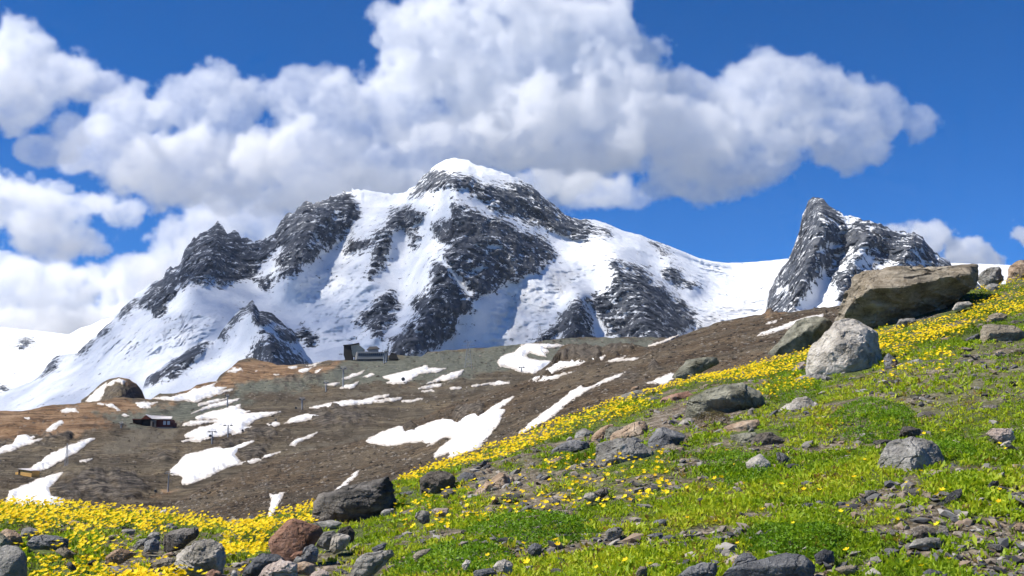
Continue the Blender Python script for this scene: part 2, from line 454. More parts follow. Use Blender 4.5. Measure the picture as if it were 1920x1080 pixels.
# ------------------------------------------------------------------ middle ground: hillside below the mountain and the nearer scree slope
def mat_scree(name, c_lo, c_mid, c_hi, sc):
    t = NT(name); p = t.coord('Object')
    n1 = t.noise(p, 0.35 * sc, 9, 0.72)
    n2 = t.noise(p, 0.035 * sc, 5, 0.6)
    base = t.ramp(n1, [(0.38, c_lo), (0.5, c_mid), (0.63, c_hi)])
    grey = t.ramp(n2, [(0.44, 0.0), (0.56, 0.6)])
    base = t.mix(grey, base, t.mix(0.5, base, (0.105, 0.10, 0.08)))
    # broad drifts of darker and paler debris running down the slope
    drift = t.noise(t.scaled(p, (0.010 * sc, 0.03 * sc, 0.05 * sc)), 1.0, 5, 0.6, 0.8)
    base = t.mix(t.ramp(drift, [(0.42, 0.0), (0.60, 1.0)]), t.mix(1.0, base, (0.66, 0.62, 0.58), 'MULTIPLY'), t.mix(1.0, base, (1.18, 1.13, 1.05), 'MULTIPLY'))
    # rust and ochre bedrock, grass-tinged tracks, outcrops
    base = t.mix(t.math('MULTIPLY', t.attr('rust'), t.ramp(n1, [(0.3, 0.5), (0.6, 1.0)])), base,
                 t.ramp(t.noise(p, 0.09 * sc, 7, 0.65), [(0.38, (0.08, 0.045, 0.024)), (0.5, (0.205, 0.115, 0.055)), (0.62, (0.33, 0.22, 0.13))]))
    base = t.mix(t.attr('green'), base, t.ramp(n1, [(0.40, (0.05, 0.055, 0.042)), (0.60, (0.155, 0.16, 0.125))]))
    base = t.mix(t.attr('outcrop'), base, t.ramp(n1, [(0.40, (0.020, 0.018, 0.016)), (0.5, (0.065, 0.055, 0.044)), (0.62, (0.19, 0.16, 0.125))]))
    base = t.mix(t.attr('track'), base, t.ramp(n2, [(0.3, (0.105, 0.09, 0.064)), (0.7, (0.145, 0.125, 0.092))]))
    h = t.math('ADD', t.math('MULTIPLY', n1, 1.0), t.math('MULTIPLY', t.noise(p, 1.3 * sc, 4, 0.7), 0.35))
    t.pbr(base, 0.95, t.bump(h, 0.9, 0.9 / sc), 0.15)
    return t.m
M_SCREE = mat_scree('brown_scree', (0.026, 0.019, 0.012), (0.074, 0.054, 0.034), (0.16, 0.124, 0.082), 2.4)
M_HILL = mat_scree('grey_brown_hillside', (0.032, 0.025, 0.017), (0.088, 0.070, 0.046), (0.18, 0.15, 0.105), 0.55)

H1 = lambda *p: zp(0, 540, 4.0, p)       # enlarged crops of the photograph
H2 = lambda *p: zp(0, 740, 4.0, p)
H3 = lambda *p: zp(440, 600, 4.0, p)
H5 = lambda *p: zp(860, 580, 4.0, p)
H7 = lambda *p: zp(240, 740, 8.0, p)
H4 = lambda *p: zp(440, 780, 3.6, p)
H8 = lambda *p: zp(1400, 480, 3.6, p)

class Layer:
    """a stretch of terrain: for each sight column it runs from a near lower edge up to its crest"""
    def __init__(s, crest, low, depth, relief):
        s.crest, s.low, s.depth, s.relief = crest, low, depth, relief
    def Y(s, u, v):
        return s.depth(u, v) + s.relief(u, v)
    def P(s, u, v):
        return unproj(u, v, s.Y(u, v))

# --- hillside
crest_M = [(-500, 790), (-200, 782), (0, 770), (37, 771), (62, 766), (100, 759), (140, 757), (185, 752), (217, 745), (270, 747), (282, 749), (300, 738), (325, 737), (357, 730), (370, 721),
    (405, 714), (412, 704), (435, 688), (447, 675), (475, 671), (490, 676), (522, 684), (540, 685), (580, 682), (615, 676), (642, 676), (700, 668), (752, 666), (790, 669), (802, 660),
    (860, 655), (920, 651), (1000, 642), (1067, 633), (1230, 632), (1330, 640), (1500, 650)]
def depth_M(u, v):
    lv = np.interp(v, [620, 640, 670, 700, 740, 800, 870, 950, 1050], np.log([2000, 1750, 1450, 1180, 860, 540, 340, 215, 140]))
    return np.exp(lv)
out_M = [H2((500, 600), (640, 560), (860, 560), (1000, 590), (1150, 690), (1000, 800), (760, 800), (520, 800), (380, 760), (380, 690)),
    H2((1060, 470), (1180, 440), (1330, 440), (1270, 480), (1100, 490)), H2((1640, 370), (1720, 340), (1850, 330), (1800, 380), (1680, 405)),
    H2((1780, 440), (1900, 380), (2000, 380), (1990, 480), (1840, 500)), H2((240, 320), (340, 290), (520, 300), (480, 320), (330, 330)),
    H2((1120, 90), (1200, 75), (1240, 100), (1180, 112)), H3((300, 450), (400, 425), (520, 440), (600, 400), (660, 380), (640, 440), (540, 475), (380, 480)),
    H3((60, 820), (250, 790), (400, 820), (330, 880), (100, 900)), H3((560, 690), (760, 660), (1000, 700), (1000, 760), (760, 800), (600, 790))]
rust_M = [H2((-400, 120), (300, 85), (560, 60), (900, 20), (1150, 60), (1400, 60), (1330, 110), (1150, 130), (980, 190), (760, 260), (560, 310), (300, 300), (100, 330), (-400, 420)),
    H1((1430, 760), (1500, 720), (1640, 690), (1740, 580), (1790, 530), (2000, 530), (2160, 580), (2400, 590), (2560, 535), (2540, 600), (2400, 680), (2200, 720), (1980, 700), (1760, 750), (1640, 800), (1440, 860), (1280, 850)),
    H2((1130, 770), (1250, 735), (1320, 715), (1260, 745))]
green_M = [H3((640, 420), (800, 320), (1000, 290), (1250, 280), (1440, 240), (1920, 205), (2600, 130), (3160, 130), (3160, 330), (2300, 340), (1900, 400), (1400, 480), (1000, 460), (700, 480), (400, 540), (0, 560), (0, 480)),
    H2((700, 130), (1000, 120), (1400, 60), (1800, 20), (1920, 60), (1400, 200), (1000, 260)), H7((330, 230), (900, 200), (900, 360), (300, 300))]
track_M = [H2((700, 400), (1000, 260), (1330, 240), (1280, 330), (1100, 400), (820, 460)), H3((380, 1000), (640, 930), (960, 860), (1300, 790), (1700, 640), (1920, 560), (1920, 600), (1500, 760), (950, 910), (620, 960), (330, 1040)),
    H3((500, 640), (760, 560), (1060, 530), (1920, 500), (1920, 520), (1100, 555), (780, 600))]
def relief_M(u, v):
    P = np.stack([u / 1.0, v * 1.8, np.zeros_like(u)], -1)
    d = depth_M(u, v)
    r = fbm(P / 120.0, 4, 0.5, seed=21) * 0.085 + fbm(P / 34.0, 4, 0.55, seed=22) * 0.026
    return d * r
LM = Layer(crest_M, None, depth_M, relief_M)

def terrain(name, L, u0, u1, nc, nr, low, mat, masks, ocd, seed, back, ob=0.0):
    u = np.linspace(u0, u1, nc)
    vc = tab(u, L.crest) + fbm(np.stack([u / 14.0, u * 0, u * 0 + seed], -1), 4, 0.6) * 2.0
    vb = tab(u, low)
    s = np.linspace(0, 1, nr)[:, None]
    U = np.broadcast_to(u, (nr, nc)).copy()
    V = vc + (vb - vc) * s
    Y = L.Y(U, V)
    at = {}
    for k in ('rust', 'green', 'outcrop', 'track'):
        sd = polys_sd(U, V, masks.get(k, [])) if masks.get(k) else np.full(U.shape, -60.0)
        nz = fbm(np.stack([U / 18.0, V / 9.0, np.full(U.shape, seed + len(k))], -1), 5, 0.65)
        at[k] = smooth(sd + nz * 16, -5, 6) * (0.75 if k == 'track' else 0.9)
    # outcrops stand proud of the slope as broken ledges
    lump = fbm(np.stack([U / 15.0, V / 7.0, np.full(U.shape, seed)], -1), 5, 0.6, ridged=True, seed=seed)
    lump2 = fbm(np.stack([U / 40.0, V / 20.0, np.full(U.shape, seed + 3)], -1), 4, 0.55, seed=seed)
    oc = at['outcrop']
    lumpB = fbm(np.stack([U / 30.0, V / 13.0, np.full(U.shape, seed + 7)], -1), 5, 0.6, ridged=True, seed=seed + 2)
    sp = smooth(lump2, 0.30, 0.55) * smooth(lump, 0.1, 0.6) * 0.8
    at['outcrop'] = np.maximum(oc * smooth(lump + 0.8 * lump2, ob - 0.3, ob + 0.3), sp)
    P = unproj(U, V, Y)
    P[..., 2] += (oc * smooth(lumpB, -0.6, 0.5) * (lumpB * 0.5 + 0.5 + 0.15 * lump) + at['rust'] * 0.3 * lump) * ocd * Y * smooth(s, 0, 0.04)
    nb = 6
    tb = np.linspace(0, 1, nb + 1)[1:][::-1]
    B = np.repeat(P[:1], nb, 0).copy()
    B[..., 1] += tb[:, None] * back
    B[..., 2] -= tb[:, None] * back * 0.6
    P = np.concatenate([B, P], 0)
    at = {k: np.concatenate([np.repeat(a[:1], nb, 0), a], 0).ravel() for k, a in at.items()}
    o = link(bpy.data.objects.new(name, mesh_np(name, P, grid_faces(nr + nb, nc), mat, True, at)))
    tag(o, kind='structure')
    return o
low_M = [(-500, 1060), (0, 1060), (300, 1060), (520, 960), (760, 900), (900, 840), (1000, 790), (1150, 740), (1300, 700), (1500, 690)]
terrain('hillside', LM, -420, 1450, 660, 200, low_M, M_HILL, {'rust': rust_M, 'green': green_M, 'outcrop': out_M, 'track': track_M}, 0.003, 2.0, 420)

# --- nearer scree slope
crest_S = [(150, 1040), (250, 985), (312, 957), (350, 926), (430, 893), (502, 867), (540, 852), (615, 838), (677, 826), (752, 800), (865, 749), (920, 732), (965, 720), (995, 710), (1035, 676), (1052, 650), (1065, 645),
    (1100, 648), (1130, 650), (1145, 643), (1190, 645), (1215, 651), (1250, 641), (1280, 628), (1340, 606), (1400, 594), (1425, 590), (1440, 583), (1462, 585), (1480, 585), (1570, 573), (1700, 566), (1900, 556), (2300, 545)]
_us = np.arange(100, 2400, 10.0)
_ks = np.exp(-np.linspace(-2, 2, 61) ** 2); _ks /= _ks.sum()
_css = np.convolve(np.pad(tab(_us, crest_S), 30, 'edge'), _ks, 'valid')
def depth_S(u, v):
    vc = np.interp(u, _us, _css)
    yc = 130 + 125 * smooth(u, 150, 1100) - 65 * smooth(u, 1150, 2300)
    t = np.clip((v - vc) / 300.0, -0.25, 1)
    iy = (1 / yc) * (1 - t) + (1 / 58.0) * t
    return 1 / iy
def relief_S(u, v):
    P = np.stack([u, v * 1.6, np.zeros_like(u)], -1)
    return depth_S(u, v) * (fbm(P / 170.0, 4, 0.5, seed=31) * 0.05 + fbm(P / 28.0, 4, 0.55, seed=32) * 0.016)
LS = Layer(crest_S, None, depth_S, relief_S)
out_S = [H5((690, 440), (700, 390), (770, 320), (840, 250), (1000, 270), (1080, 300), (1150, 250), (1300, 265), (1330, 290), (1180, 320), (1110, 345), (1000, 370), (800, 390), (760, 390)),
    H5((470, 530), (560, 490), (680, 480), (600, 530)), H5((0, 790), (60, 740), (150, 710), (190, 730), (150, 800), (60, 800)), H5((1420, 420), (1470, 405), (1540, 440), (1490, 480), (1450, 500)),
    H3((1560, 750), (1680, 680), (1800, 650), (1830, 690), (1700, 760)), H3((1255, 800), (1300, 790), (1330, 815), (1280, 830)), H8((75, 400), (150, 362), (230, 368), (200, 390), (100, 408)),
    H8((440, 355), (520, 335), (600, 335), (580, 350), (480, 360))]
low_S = [(150, 1090), (300, 1060), (500, 1040), (700, 1000), (900, 930), (1100, 860), (1300, 790), (1500, 730), (1700, 690), (2300, 640)]
terrain('scree_slope', LS, 160, 2260, 640, 180, low_S, M_SCREE, {'outcrop': out_S, 'rust': [H8((75, 400), (150, 362), (240, 372), (200, 395), (100, 408))]}, 0.0065, 5.0, 45, -1.2)

# --- rocky dome in front of the glacier
crest_D = [(150, 752), (165, 742), (185, 722), (205, 711), (222, 707), (240, 710), (256, 719), (266, 731), (270, 747), (275, 760)]
def depth_D(u, v):
    vc = tab(u, crest_D)
    return 1500 - 330 * np.sqrt(np.clip((v - vc) / 60.0, 0, 1)) - 140 * np.exp(-((u - 225) / 30.0) ** 2)
LD = Layer(crest_D, None, depth_D, lambda u, v: fbm(np.stack([u / 9.0, v / 6.0, u * 0], -1), 4, 0.6, seed=8) * 18)
terrain('rocky_dome', LD, 152, 274, 110, 60, [(150, 800), (275, 800)], M_HILL,
        {'rust': [[(222, 700), (240, 706), (262, 722), (272, 748), (262, 742), (240, 728), (220, 712), (200, 712)]], 'outcrop': [[(205, 725), (225, 722), (245, 728), (262, 742), (266, 760), (190, 770), (195, 740)]]}, 0.002, 6.0, 200)

# ------------------------------------------------------------------ old snow lying on the slopes, each patch its own sheet
def mat_snow_patch():
    t = NT('old_snow'); p = t.coord('Object')
    c = t.ramp(t.noise(p, 0.12, 6, 0.65), [(0.34, (0.56, 0.54, 0.52)), (0.48, (0.70, 0.695, 0.69)), (0.64, (0.78, 0.78, 0.78))])
    c = t.mix(t.ramp(t.noise(t.scaled(p, (0.05, 0.2, 0.2)), 1.0, 6, 0.7), [(0.55, 0.0), (0.72, 0.45)]), c, (0.52, 0.47, 0.42))
    c = t.mix(t.ramp(t.math('ADD', t.attr('rim'), t.math('MULTIPLY_ADD', t.noise(p, 0.5, 6, 0.7), 1.2, -0.6)), [(0.5, 0.0), (0.95, 0.85)]), c, (0.36, 0.31, 0.25))
    t.pbr(c, 0.75, t.bump(t.noise(p, 0.9, 5, 0.6), 0.35, 0.3), 0.2)
    return t.m
M_PATCH = mat_snow_patch()

def snow_patch(L, polys, label, rag=1.0, name='snow_patch'):
    pts = np.array([q for p in polys for q in p])
    lo, hi = pts.min(0) - 4, pts.max(0) + 4
    step = 1.6 if (hi - lo).max() > 60 else 1.0
    us = np.arange(lo[0], hi[0] + step, step); vs_ = np.arange(lo[1], hi[1] + step * 0.7, step * 0.7)
    U, V = np.meshgrid(us, vs_)
    sd = polys_sd(U, V, polys, 30)
    sd = sd + fbm(np.stack([U / 11.0, V / 5.0, U * 0 + 3.3], -1), 5, 0.75) * 4.2 * rag + 0.5
    nr, nc = U.shape
    verts, idx, faces = [], {}, []
    def vid(key, u, v, d):
        if key not in idx:
            idx[key] = len(verts); verts.append((u, v, d))
        return idx[key]
    ins = sd > 0
    cell = ins[:-1, :-1] | ins[1:, :-1] | ins[1:, 1:] | ins[:-1, 1:]
    for r, c in zip(*np.nonzero(cell)):
        cor = [(r, c), (r + 1, c), (r + 1, c + 1), (r, c + 1)]
        f = []
        for k in range(4):
            a, b = cor[k], cor[(k + 1) % 4]
            if ins[a]: f.append(vid(a, U[a], V[a], sd[a]))
            if ins[a] != ins[b]:
                t = sd[a] / (sd[a] - sd[b])
                f.append(vid((min(a, b), max(a, b)), U[a] + (U[b] - U[a]) * t, V[a] + (V[b] - V[a]) * t, 0.0))
        if len(f) > 2: faces.append(f)
    if not faces: return None
    A = np.array(verts)
    Y = L.Y(A[:, 0], A[:, 1])
    P = unproj(A[:, 0], A[:, 1], Y)
    thick = (0.0003 + 0.0016 * smooth(A[:, 2], 0, 9)) * Y
    P[:, 2] += thick
    P[:, 1] -= thick * 0.8
    n = len(P)
    # a rim that goes down into the ground gives the sheet its thickness
    edge = {}
    for f in faces:
        for a, b in zip(f, f[1:] + f[:1]):
            edge[(a, b)] = edge.get((a, b), 0) + 1
    rim = [(a, b) for (a, b) in edge if (b, a) not in edge]
    low = {}
    V3 = [tuple(p) for p in P]
    for a, b in rim:
        for q in (a, b):
            if q not in low:
                low[q] = len(V3); V3.append((P[q][0], P[q][1] + 0.004 * Y[q], P[q][2] - 0.006 * Y[q]))
        faces.append([b, a, low[a], low[b]])
    me = bpy.data.meshes.new(name); me.from_pydata(V3, [], faces); me.materials.append(M_PATCH)
    ra = np.ones(len(V3)); ra[:n] = 1 - smooth(A[:, 2], 0, 7)
    me.attributes.new('rim', 'FLOAT', 'POINT').data.foreach_set('value', ra.astype(np.float32))
    me.polygons.foreach_set('use_smooth', np.ones(len(me.polygons), bool))
    o = link(bpy.data.objects.new(name, me))
    tag(o, label, 'snow patch', 'old snow patches on the slopes')
    return o

SNOW = [
 (LM, [H2((-120, 470), (-100, 410), (0, 400), (40, 385), (90, 370), (130, 310), (190, 295), (230, 310), (260, 315), (240, 340), (335, 330), (280, 350), (200, 380), (120, 410), (50, 430))], 'snow patch on rusty rock cut by the left picture edge'),
 (LM, [H2((215, 560), (320, 490), (330, 470), (430, 420), (500, 390), (600, 350), (690, 325), (715, 330), (655, 370), (640, 390), (560, 440), (460, 500), (360, 550), (260, 585), (240, 570))], 'long snow tongue rising from the small yellow hut'),
 (LM, [H2((30, 830), (70, 730), (150, 690), (250, 650), (380, 600), (490, 580), (440, 620), (400, 670), (375, 720), (385, 760), (430, 770), (500, 790), (440, 850), (200, 860), (100, 860))], 'broad snow patch just above the flowers below the yellow hut'),
 (LM, [H2((600, 500), (640, 490), (690, 483), (650, 500))], 'thin sliver of snow on the grey track below the red hut'),
 (LM, [H2((590, 866), (640, 833), (665, 838), (620, 868))], 'tiny snow streak just above the flowers, by the broad patch'),
 (LM, [H2((1165, 900), (1250, 856), (1230, 885))], 'narrow snow sliver touching the left flower band'),
 (LM, [H2((1280, 600), (1270, 570), (1340, 510), (1390, 450), (1500, 430), (1600, 400), (1640, 400), (1700, 405), (1780, 375), (1890, 345), (1905, 350), (1840, 390), (1800, 420), (1775, 460), (1800, 500), (1790, 525), (1700, 550), (1600, 600), (1480, 650), (1370, 680), (1360, 660), (1372, 630), (1340, 600))], 'large snow patch beside the single lift mast low on the hillside'),
 (LM, [H3((20, 1085), (130, 1045), (340, 990), (240, 1035), (140, 1078))], 'short snow tail pointing right off the large patch by lift mast'),
 (LM, [H7((815, 465), (850, 420), (960, 400), (1100, 390), (1340, 380), (1050, 378), (1010, 350), (1040, 330), (1150, 290), (1300, 240), (1500, 200), (1680, 155), (1630, 185), (1690, 195), (1660, 230), (1830, 245), (1745, 290), (1920, 285), (1960, 340), (1860, 380), (1800, 430), (1740, 490), (1870, 495), (1800, 520), (1700, 580), (1550, 610), (1610, 560), (1500, 590), (1400, 625), (1270, 650), (1180, 670), (1070, 700), (960, 700), (920, 690), (840, 715), (780, 695), (900, 675), (1000, 645), (870, 640), (845, 605), (960, 550), (1080, 490), (1200, 470), (1360, 410), (1200, 430), (1080, 445), (950, 470)),
       H3((-40, 650), (40, 645), (20, 670), (110, 685), (70, 705), (200, 695), (345, 688), (250, 720), (160, 750), (80, 800), (130, 810), (60, 840), (-20, 850))], 'ragged snowfield behind the pair of lift masts'),
 (LM, [H7((940, 290), (1030, 240), (1200, 170), (1400, 110), (1600, 75), (1680, 55), (1640, 95), (1500, 140), (1300, 190), (1100, 250))], 'slanting tan-edged snow strip just above the ragged snowfield'),
 (LM, [H7((1025, 165), (1080, 140), (1200, 105), (1350, 75), (1500, 50), (1460, 75), (1300, 115), (1150, 155), (1060, 175))], 'slim snow strip below the rusty snow-streaked shoulder'),
 (LM, [H1((1130, 830), (1280, 815), (1400, 790), (1440, 765), (1560, 735), (1640, 700), (1600, 740), (1700, 745), (1660, 775), (1750, 760), (1640, 800), (1540, 830), (1460, 862), (1380, 845), (1300, 850), (1200, 835))], 'broken snow patch on the rusty shoulder right of the dome'),
 (LM, [H1((1020, 865), (1100, 855), (1180, 858), (1130, 880), (1130, 905), (1060, 908), (1030, 890))], 'small square snow patch below the rocky dome'),
 (LM, [H1((450, 920), (500, 900), (560, 905), (585, 930), (520, 935), (470, 938))], 'small snow patch on rusty rock left of the dome'),
 (LM, [H1((175, 975), (220, 972), (228, 988), (190, 987))], 'tiny snow spot on the rusty slope near the left edge'),
 (LM, [H1((330, 1080), (400, 1020), (470, 990), (480, 1015), (420, 1050), (380, 1080))], 'snow wedge on rusty rock left of the red hut'),
 (LM, [H1((735, 868), (850, 876), (905, 920), (880, 928), (850, 897), (760, 882)), H1((910, 948), (940, 940), (970, 962), (930, 964))], 'crooked snow streak running down to the roof of red hut'),
 (LM, [H1((1700, 636), (1760, 600), (1820, 620), (1780, 632))], 'small snow spot high on the orange shoulder below the ridge'),
 (LM, [H3((480, 380), (530, 365), (610, 345), (560, 375), (510, 402), (490, 397))], 'snow spot on orange rock left of the cable car station'),
 (LM, [H3((600, 390), (655, 366), (640, 402), (620, 410))], 'snow wedge nearest the cable car station on orange rock'),
 (LM, [H3((400, 355), (470, 343), (475, 360), (430, 370))], 'small snow spot on the middle of the orange shoulder'),
 (LM, [H3((520, 345), (600, 330), (650, 320), (580, 346))], 'thin snow line along the top of the orange shoulder'),
 (LM, [H3((270, 412), (340, 406), (330, 422)), H3((130, 395), (170, 382), (160, 398))], 'pair of tiny snow spots low on the orange shoulder'),
 (LM, [H3((-20, 362), (50, 368), (62, 386), (-20, 392))], 'snow spot at the left end of the orange shoulder'),
 (LM, [H3((1105, 425), (1200, 405), (1330, 375), (1440, 338), (1450, 365), (1590, 365), (1520, 390), (1440, 400), (1380, 410), (1330, 450), (1270, 475), (1190, 480), (1140, 470), (1160, 450))], 'snow patch with a cable car cabin before it'),
 (LM, [H3((1440, 480), (1540, 430), (1640, 395), (1720, 372), (1700, 410), (1640, 440), (1560, 455), (1500, 470))], 'slanting snow patch right of the one with the cabin'),
 (LM, [H3((1370, 517), (1450, 495), (1570, 476), (1520, 502), (1440, 517))], 'low snow streak under the slanting patch'),
 (LM, [H3((660, 480), (740, 475), (800, 470), (760, 488), (690, 491))], 'thin snow streak left of the tall lift mast'),
 (LM, [H3((790, 511), (840, 490), (930, 465), (900, 502), (860, 512))], 'snow wedge at the foot of the tall lift mast'),
 (LM, [H3((800, 445), (880, 410), (970, 383), (960, 402), (870, 434))], 'dirty tan snow strip under the cable car station'),
 (LM, [H3((965, 430), (1030, 402), (1052, 410), (1010, 430))], 'small tan snow strip right of the dirty strip'),
 (LM, [H3((560, 660), (620, 640), (760, 620), (680, 637), (830, 605), (940, 605), (1060, 575), (1160, 560), (1120, 580), (1060, 600), (1170, 590), (1260, 580), (1240, 600), (1100, 615), (980, 630), (850, 640), (700, 655), (600, 668))], 'long flat snow streak in the middle of the hillside'),
 (LM, [H3((1250, 610), (1330, 600), (1415, 587), (1350, 612), (1260, 621))], 'thin snow streak right of the long flat one'),
 (LM, [H3((370, 780), (420, 745), (490, 715), (550, 705), (620, 715), (665, 732), (560, 750), (450, 770)), H3((240, 780), (310, 765), (355, 780), (300, 797), (260, 797))], 'rounded snow patch below the short lift mast'),
 (LM, [H3((415, 940), (450, 905), (540, 870), (620, 845), (560, 885), (480, 915), (450, 945))], 'slim slanting snow streak on dark outcrops above the scree'),
 (LM, [H3((345, 1046), (410, 1020), (475, 1001), (430, 1024), (370, 1045))], 'hair-thin snow line at the edge of the scree'),
 (LM, [H3((1400, 536), (1480, 521), (1500, 532), (1430, 541)), H3((1610, 513), (1680, 501), (1700, 512), (1640, 519))], 'two small snow dashes below the slanting patch'),
 (LM, [H3((1740, 502), (1820, 488), (1900, 476), (1960, 470), (1830, 496)), H5((230, 560), (300, 540), (380, 550), (300, 568), (240, 568))], 'snow dashes along the grey hill foot'),
 (LM, [H5((290, 400), (330, 350), (420, 320), (470, 270), (540, 258), (830, 268), (720, 285), (640, 290), (680, 320), (640, 330), (660, 360), (600, 345), (540, 325), (500, 350), (550, 380), (690, 390), (690, 420), (620, 460), (560, 480), (500, 480), (440, 460), (400, 440), (310, 430))], 'wide snowfield on the grey hill left of the dark outcrop'),
 (LS, [H3((975, 910), (1060, 860), (1180, 815), (1260, 795), (1275, 830), (1350, 815), (1450, 775), (1560, 740), (1620, 745), (1660, 760), (1740, 710), (1830, 680), (1810, 730), (1920, 665), (1960, 740), (1920, 850), (1860, 890), (1700, 980), (1600, 1000), (1500, 1035), (1490, 1010), (1560, 940), (1640, 885), (1580, 880), (1500, 920), (1440, 950), (1460, 930), (1400, 915), (1300, 920), (1180, 945), (1080, 940), (1020, 925)),
       H5((-30, 880), (60, 800), (140, 760), (150, 800), (300, 700), (415, 655), (370, 700), (310, 745), (350, 750), (320, 800), (310, 850), (220, 960), (160, 1040), (-80, 1120))], 'largest snow patch, wing shaped, on the brown scree'),
 (LS, [H5((440, 940), (560, 830), (700, 730), (840, 620), (920, 570), (930, 590), (1000, 575), (1110, 520), (1250, 470), (1210, 505), (1110, 545), (1000, 590), (900, 650), (800, 720), (700, 810), (560, 890))], 'long curved snow ribbon on the brown scree'),
 (LS, [H5((525, 540), (600, 490), (690, 430), (750, 390), (790, 350), (780, 390), (860, 370), (870, 390), (1000, 360), (1100, 350), (1080, 380), (960, 395), (850, 430), (740, 460), (680, 490), (620, 520), (560, 540))], 'jagged snow patch at the foot of the dark outcrop'),
 (LS, [H5((570, 542), (650, 510), (800, 480), (870, 466), (740, 512), (650, 543))], 'snow strip just below the jagged patch'),
 (LS, [H5((1105, 396), (1160, 375), (1260, 345), (1220, 375), (1360, 363), (1320, 382), (1180, 392))], 'forked snow streak right of the dark outcrop'),
 (LS, [H5((1425, 272), (1520, 240), (1650, 195), (1560, 242), (1470, 270))], 'thin snow streak near the top of the scree'),
 (LS, [H5((1400, 556), (1500, 520), (1590, 480), (1640, 500), (1560, 560))], 'snow strip behind the flowers beside the pale flat rock'),
 (LS, [H4((655, 520), (720, 470), (790, 400), (835, 370), (820, 410), (760, 460), (700, 515))], 'short snow tongue above the dark banded boulder'),
 (LS, [H4((232, 520), (265, 530), (335, 517), (300, 590), (270, 640), (245, 700), (228, 690), (230, 650), (245, 570))], 'fang-shaped snow patch above the flowers on the scree'),
 (LS, [H8((68, 542), (120, 510), (230, 475), (350, 430), (520, 390), (517, 412), (400, 442), (280, 490), (160, 527))], 'snow strip left of the biggest boulder'),
 (LS, [H8((128, 460), (190, 435), (240, 424), (170, 456))], 'little snow dash left of the biggest boulder'),
 (LD, [[(160, 752), (168, 744), (186, 728), (200, 718), (196, 738), (186, 752), (172, 758)]], 'snow sheet on the left flank of the rocky dome'),
 (LD, [[(201, 722), (210, 714), (224, 709), (236, 716), (232, 720), (218, 716), (208, 724)]], 'snow cap on the top of the rocky dome'),
]
for L, pl, lab in SNOW:
    snow_patch(L, pl, lab)

# ------------------------------------------------------------------ foreground meadow
crest_F = [(-900, 900), (-400, 935), (0, 957), (100, 957), (200, 967), (300, 973), (400, 984), (430, 987), (500, 978), (560, 968), (600, 957), (700, 932), (740, 912), (800, 888), (900, 856), (1000, 822),
    (1100, 787), (1170, 757), (1230, 733), (1330, 702), (1440, 670), (1520, 648), (1600, 622), (1680, 590), (1760, 566), (1840, 547), (1920, 524), (2100, 475), (2400, 400), (3000, 280)]
_uu = np.arange(-1400, 3400, 10.0)
_cs = tab(_uu, crest_F)
_k = np.exp(-np.linspace(-2, 2, 25) ** 2); _k /= _k.sum()
_cs = np.convolve(np.pad(_cs, 12, 'edge'), _k, 'valid')
YC_F = [(-900, 9.0), (0, 10), (500, 10.2), (900, 12.5), (1200, 15), (1500, 17), (1920, 19), (3000, 24)]

def depth_F(u, v):
    u = np.asarray(u, float); v = np.asarray(v, float)
    vc = np.interp(u, _uu, _cs)
    t = np.minimum((1080 - v) / (1080 - vc), 1.03)
    iyc = 1 / tab(u, YC_F)
    return 1 / (1 / 5.0 + (iyc - 1 / 5.0) * t)

def ground_bumps(x, y):
    p = np.stack([x, y, np.zeros_like(x)], -1)
    return fbm(p / 3.1, 3, 0.5, seed=41) * 0.13 + fbm(p / 0.75, 3, 0.5, seed=42) * 0.045 + fbm(p / 0.17, 3, 0.55, seed=43) * 0.014

def P_F(u, v):
    P = unproj(u, v, depth_F(u, v))
    P[..., 2] += ground_bumps(P[..., 0], P[..., 1])
    return P

FLOWER = [([(-400, 925), (0, 945), (100, 950), (200, 960), (300, 962), (420, 978), (432, 1000), (390, 1008), (300, 1000), (200, 1004), (100, 1000), (0, 990), (-400, 1000)], 1.0),
    ([(605, 945), (500, 968), (440, 998), (390, 1025), (300, 1048), (220, 1075), (150, 1095), (280, 1095), (420, 1042), (480, 1035), (540, 1010), (592, 990)], 0.9),
    ([(738, 902), (800, 878), (900, 846), (1000, 812), (1100, 777), (1170, 748), (1250, 716), (1330, 692), (1440, 657), (1540, 636), (1540, 660), (1500, 700), (1440, 722), (1380, 728), (1300, 732),
      (1240, 765), (1190, 790), (1120, 812), (1060, 828), (1000, 852), (900, 878), (820, 902), (745, 928)], 1.0),
    ([(1640, 625), (1700, 580), (1780, 555), (1850, 535), (1920, 515), (2200, 455), (2200, 560), (1920, 590), (1880, 600), (1800, 640), (1730, 665), (1660, 690), (1640, 655)], 0.75),
    ([(1000, 880), (1250, 865), (1260, 945), (1050, 960)], 0.07), ([(690, 930), (1000, 900), (1060, 965), (740, 1000)], 0.06), ([(0, 1000), (220, 1000), (320, 1085), (0, 1085)], 0.14),
    ([(1430, 690), (1540, 660), (1530, 740), (1420, 760)], 0.30), ([(1640, 690), (1780, 665), (1800, 720), (1650, 730)], 0.22), ([(1100, 800), (1000, 960), (1900, 960), (1900, 800)], 0.002),
    ([(300, 990), (600, 990), (600, 1080), (300, 1080)], 0.03), ([(800, 960), (1900, 960), (1900, 1080), (800, 1080)], 0.0015)]
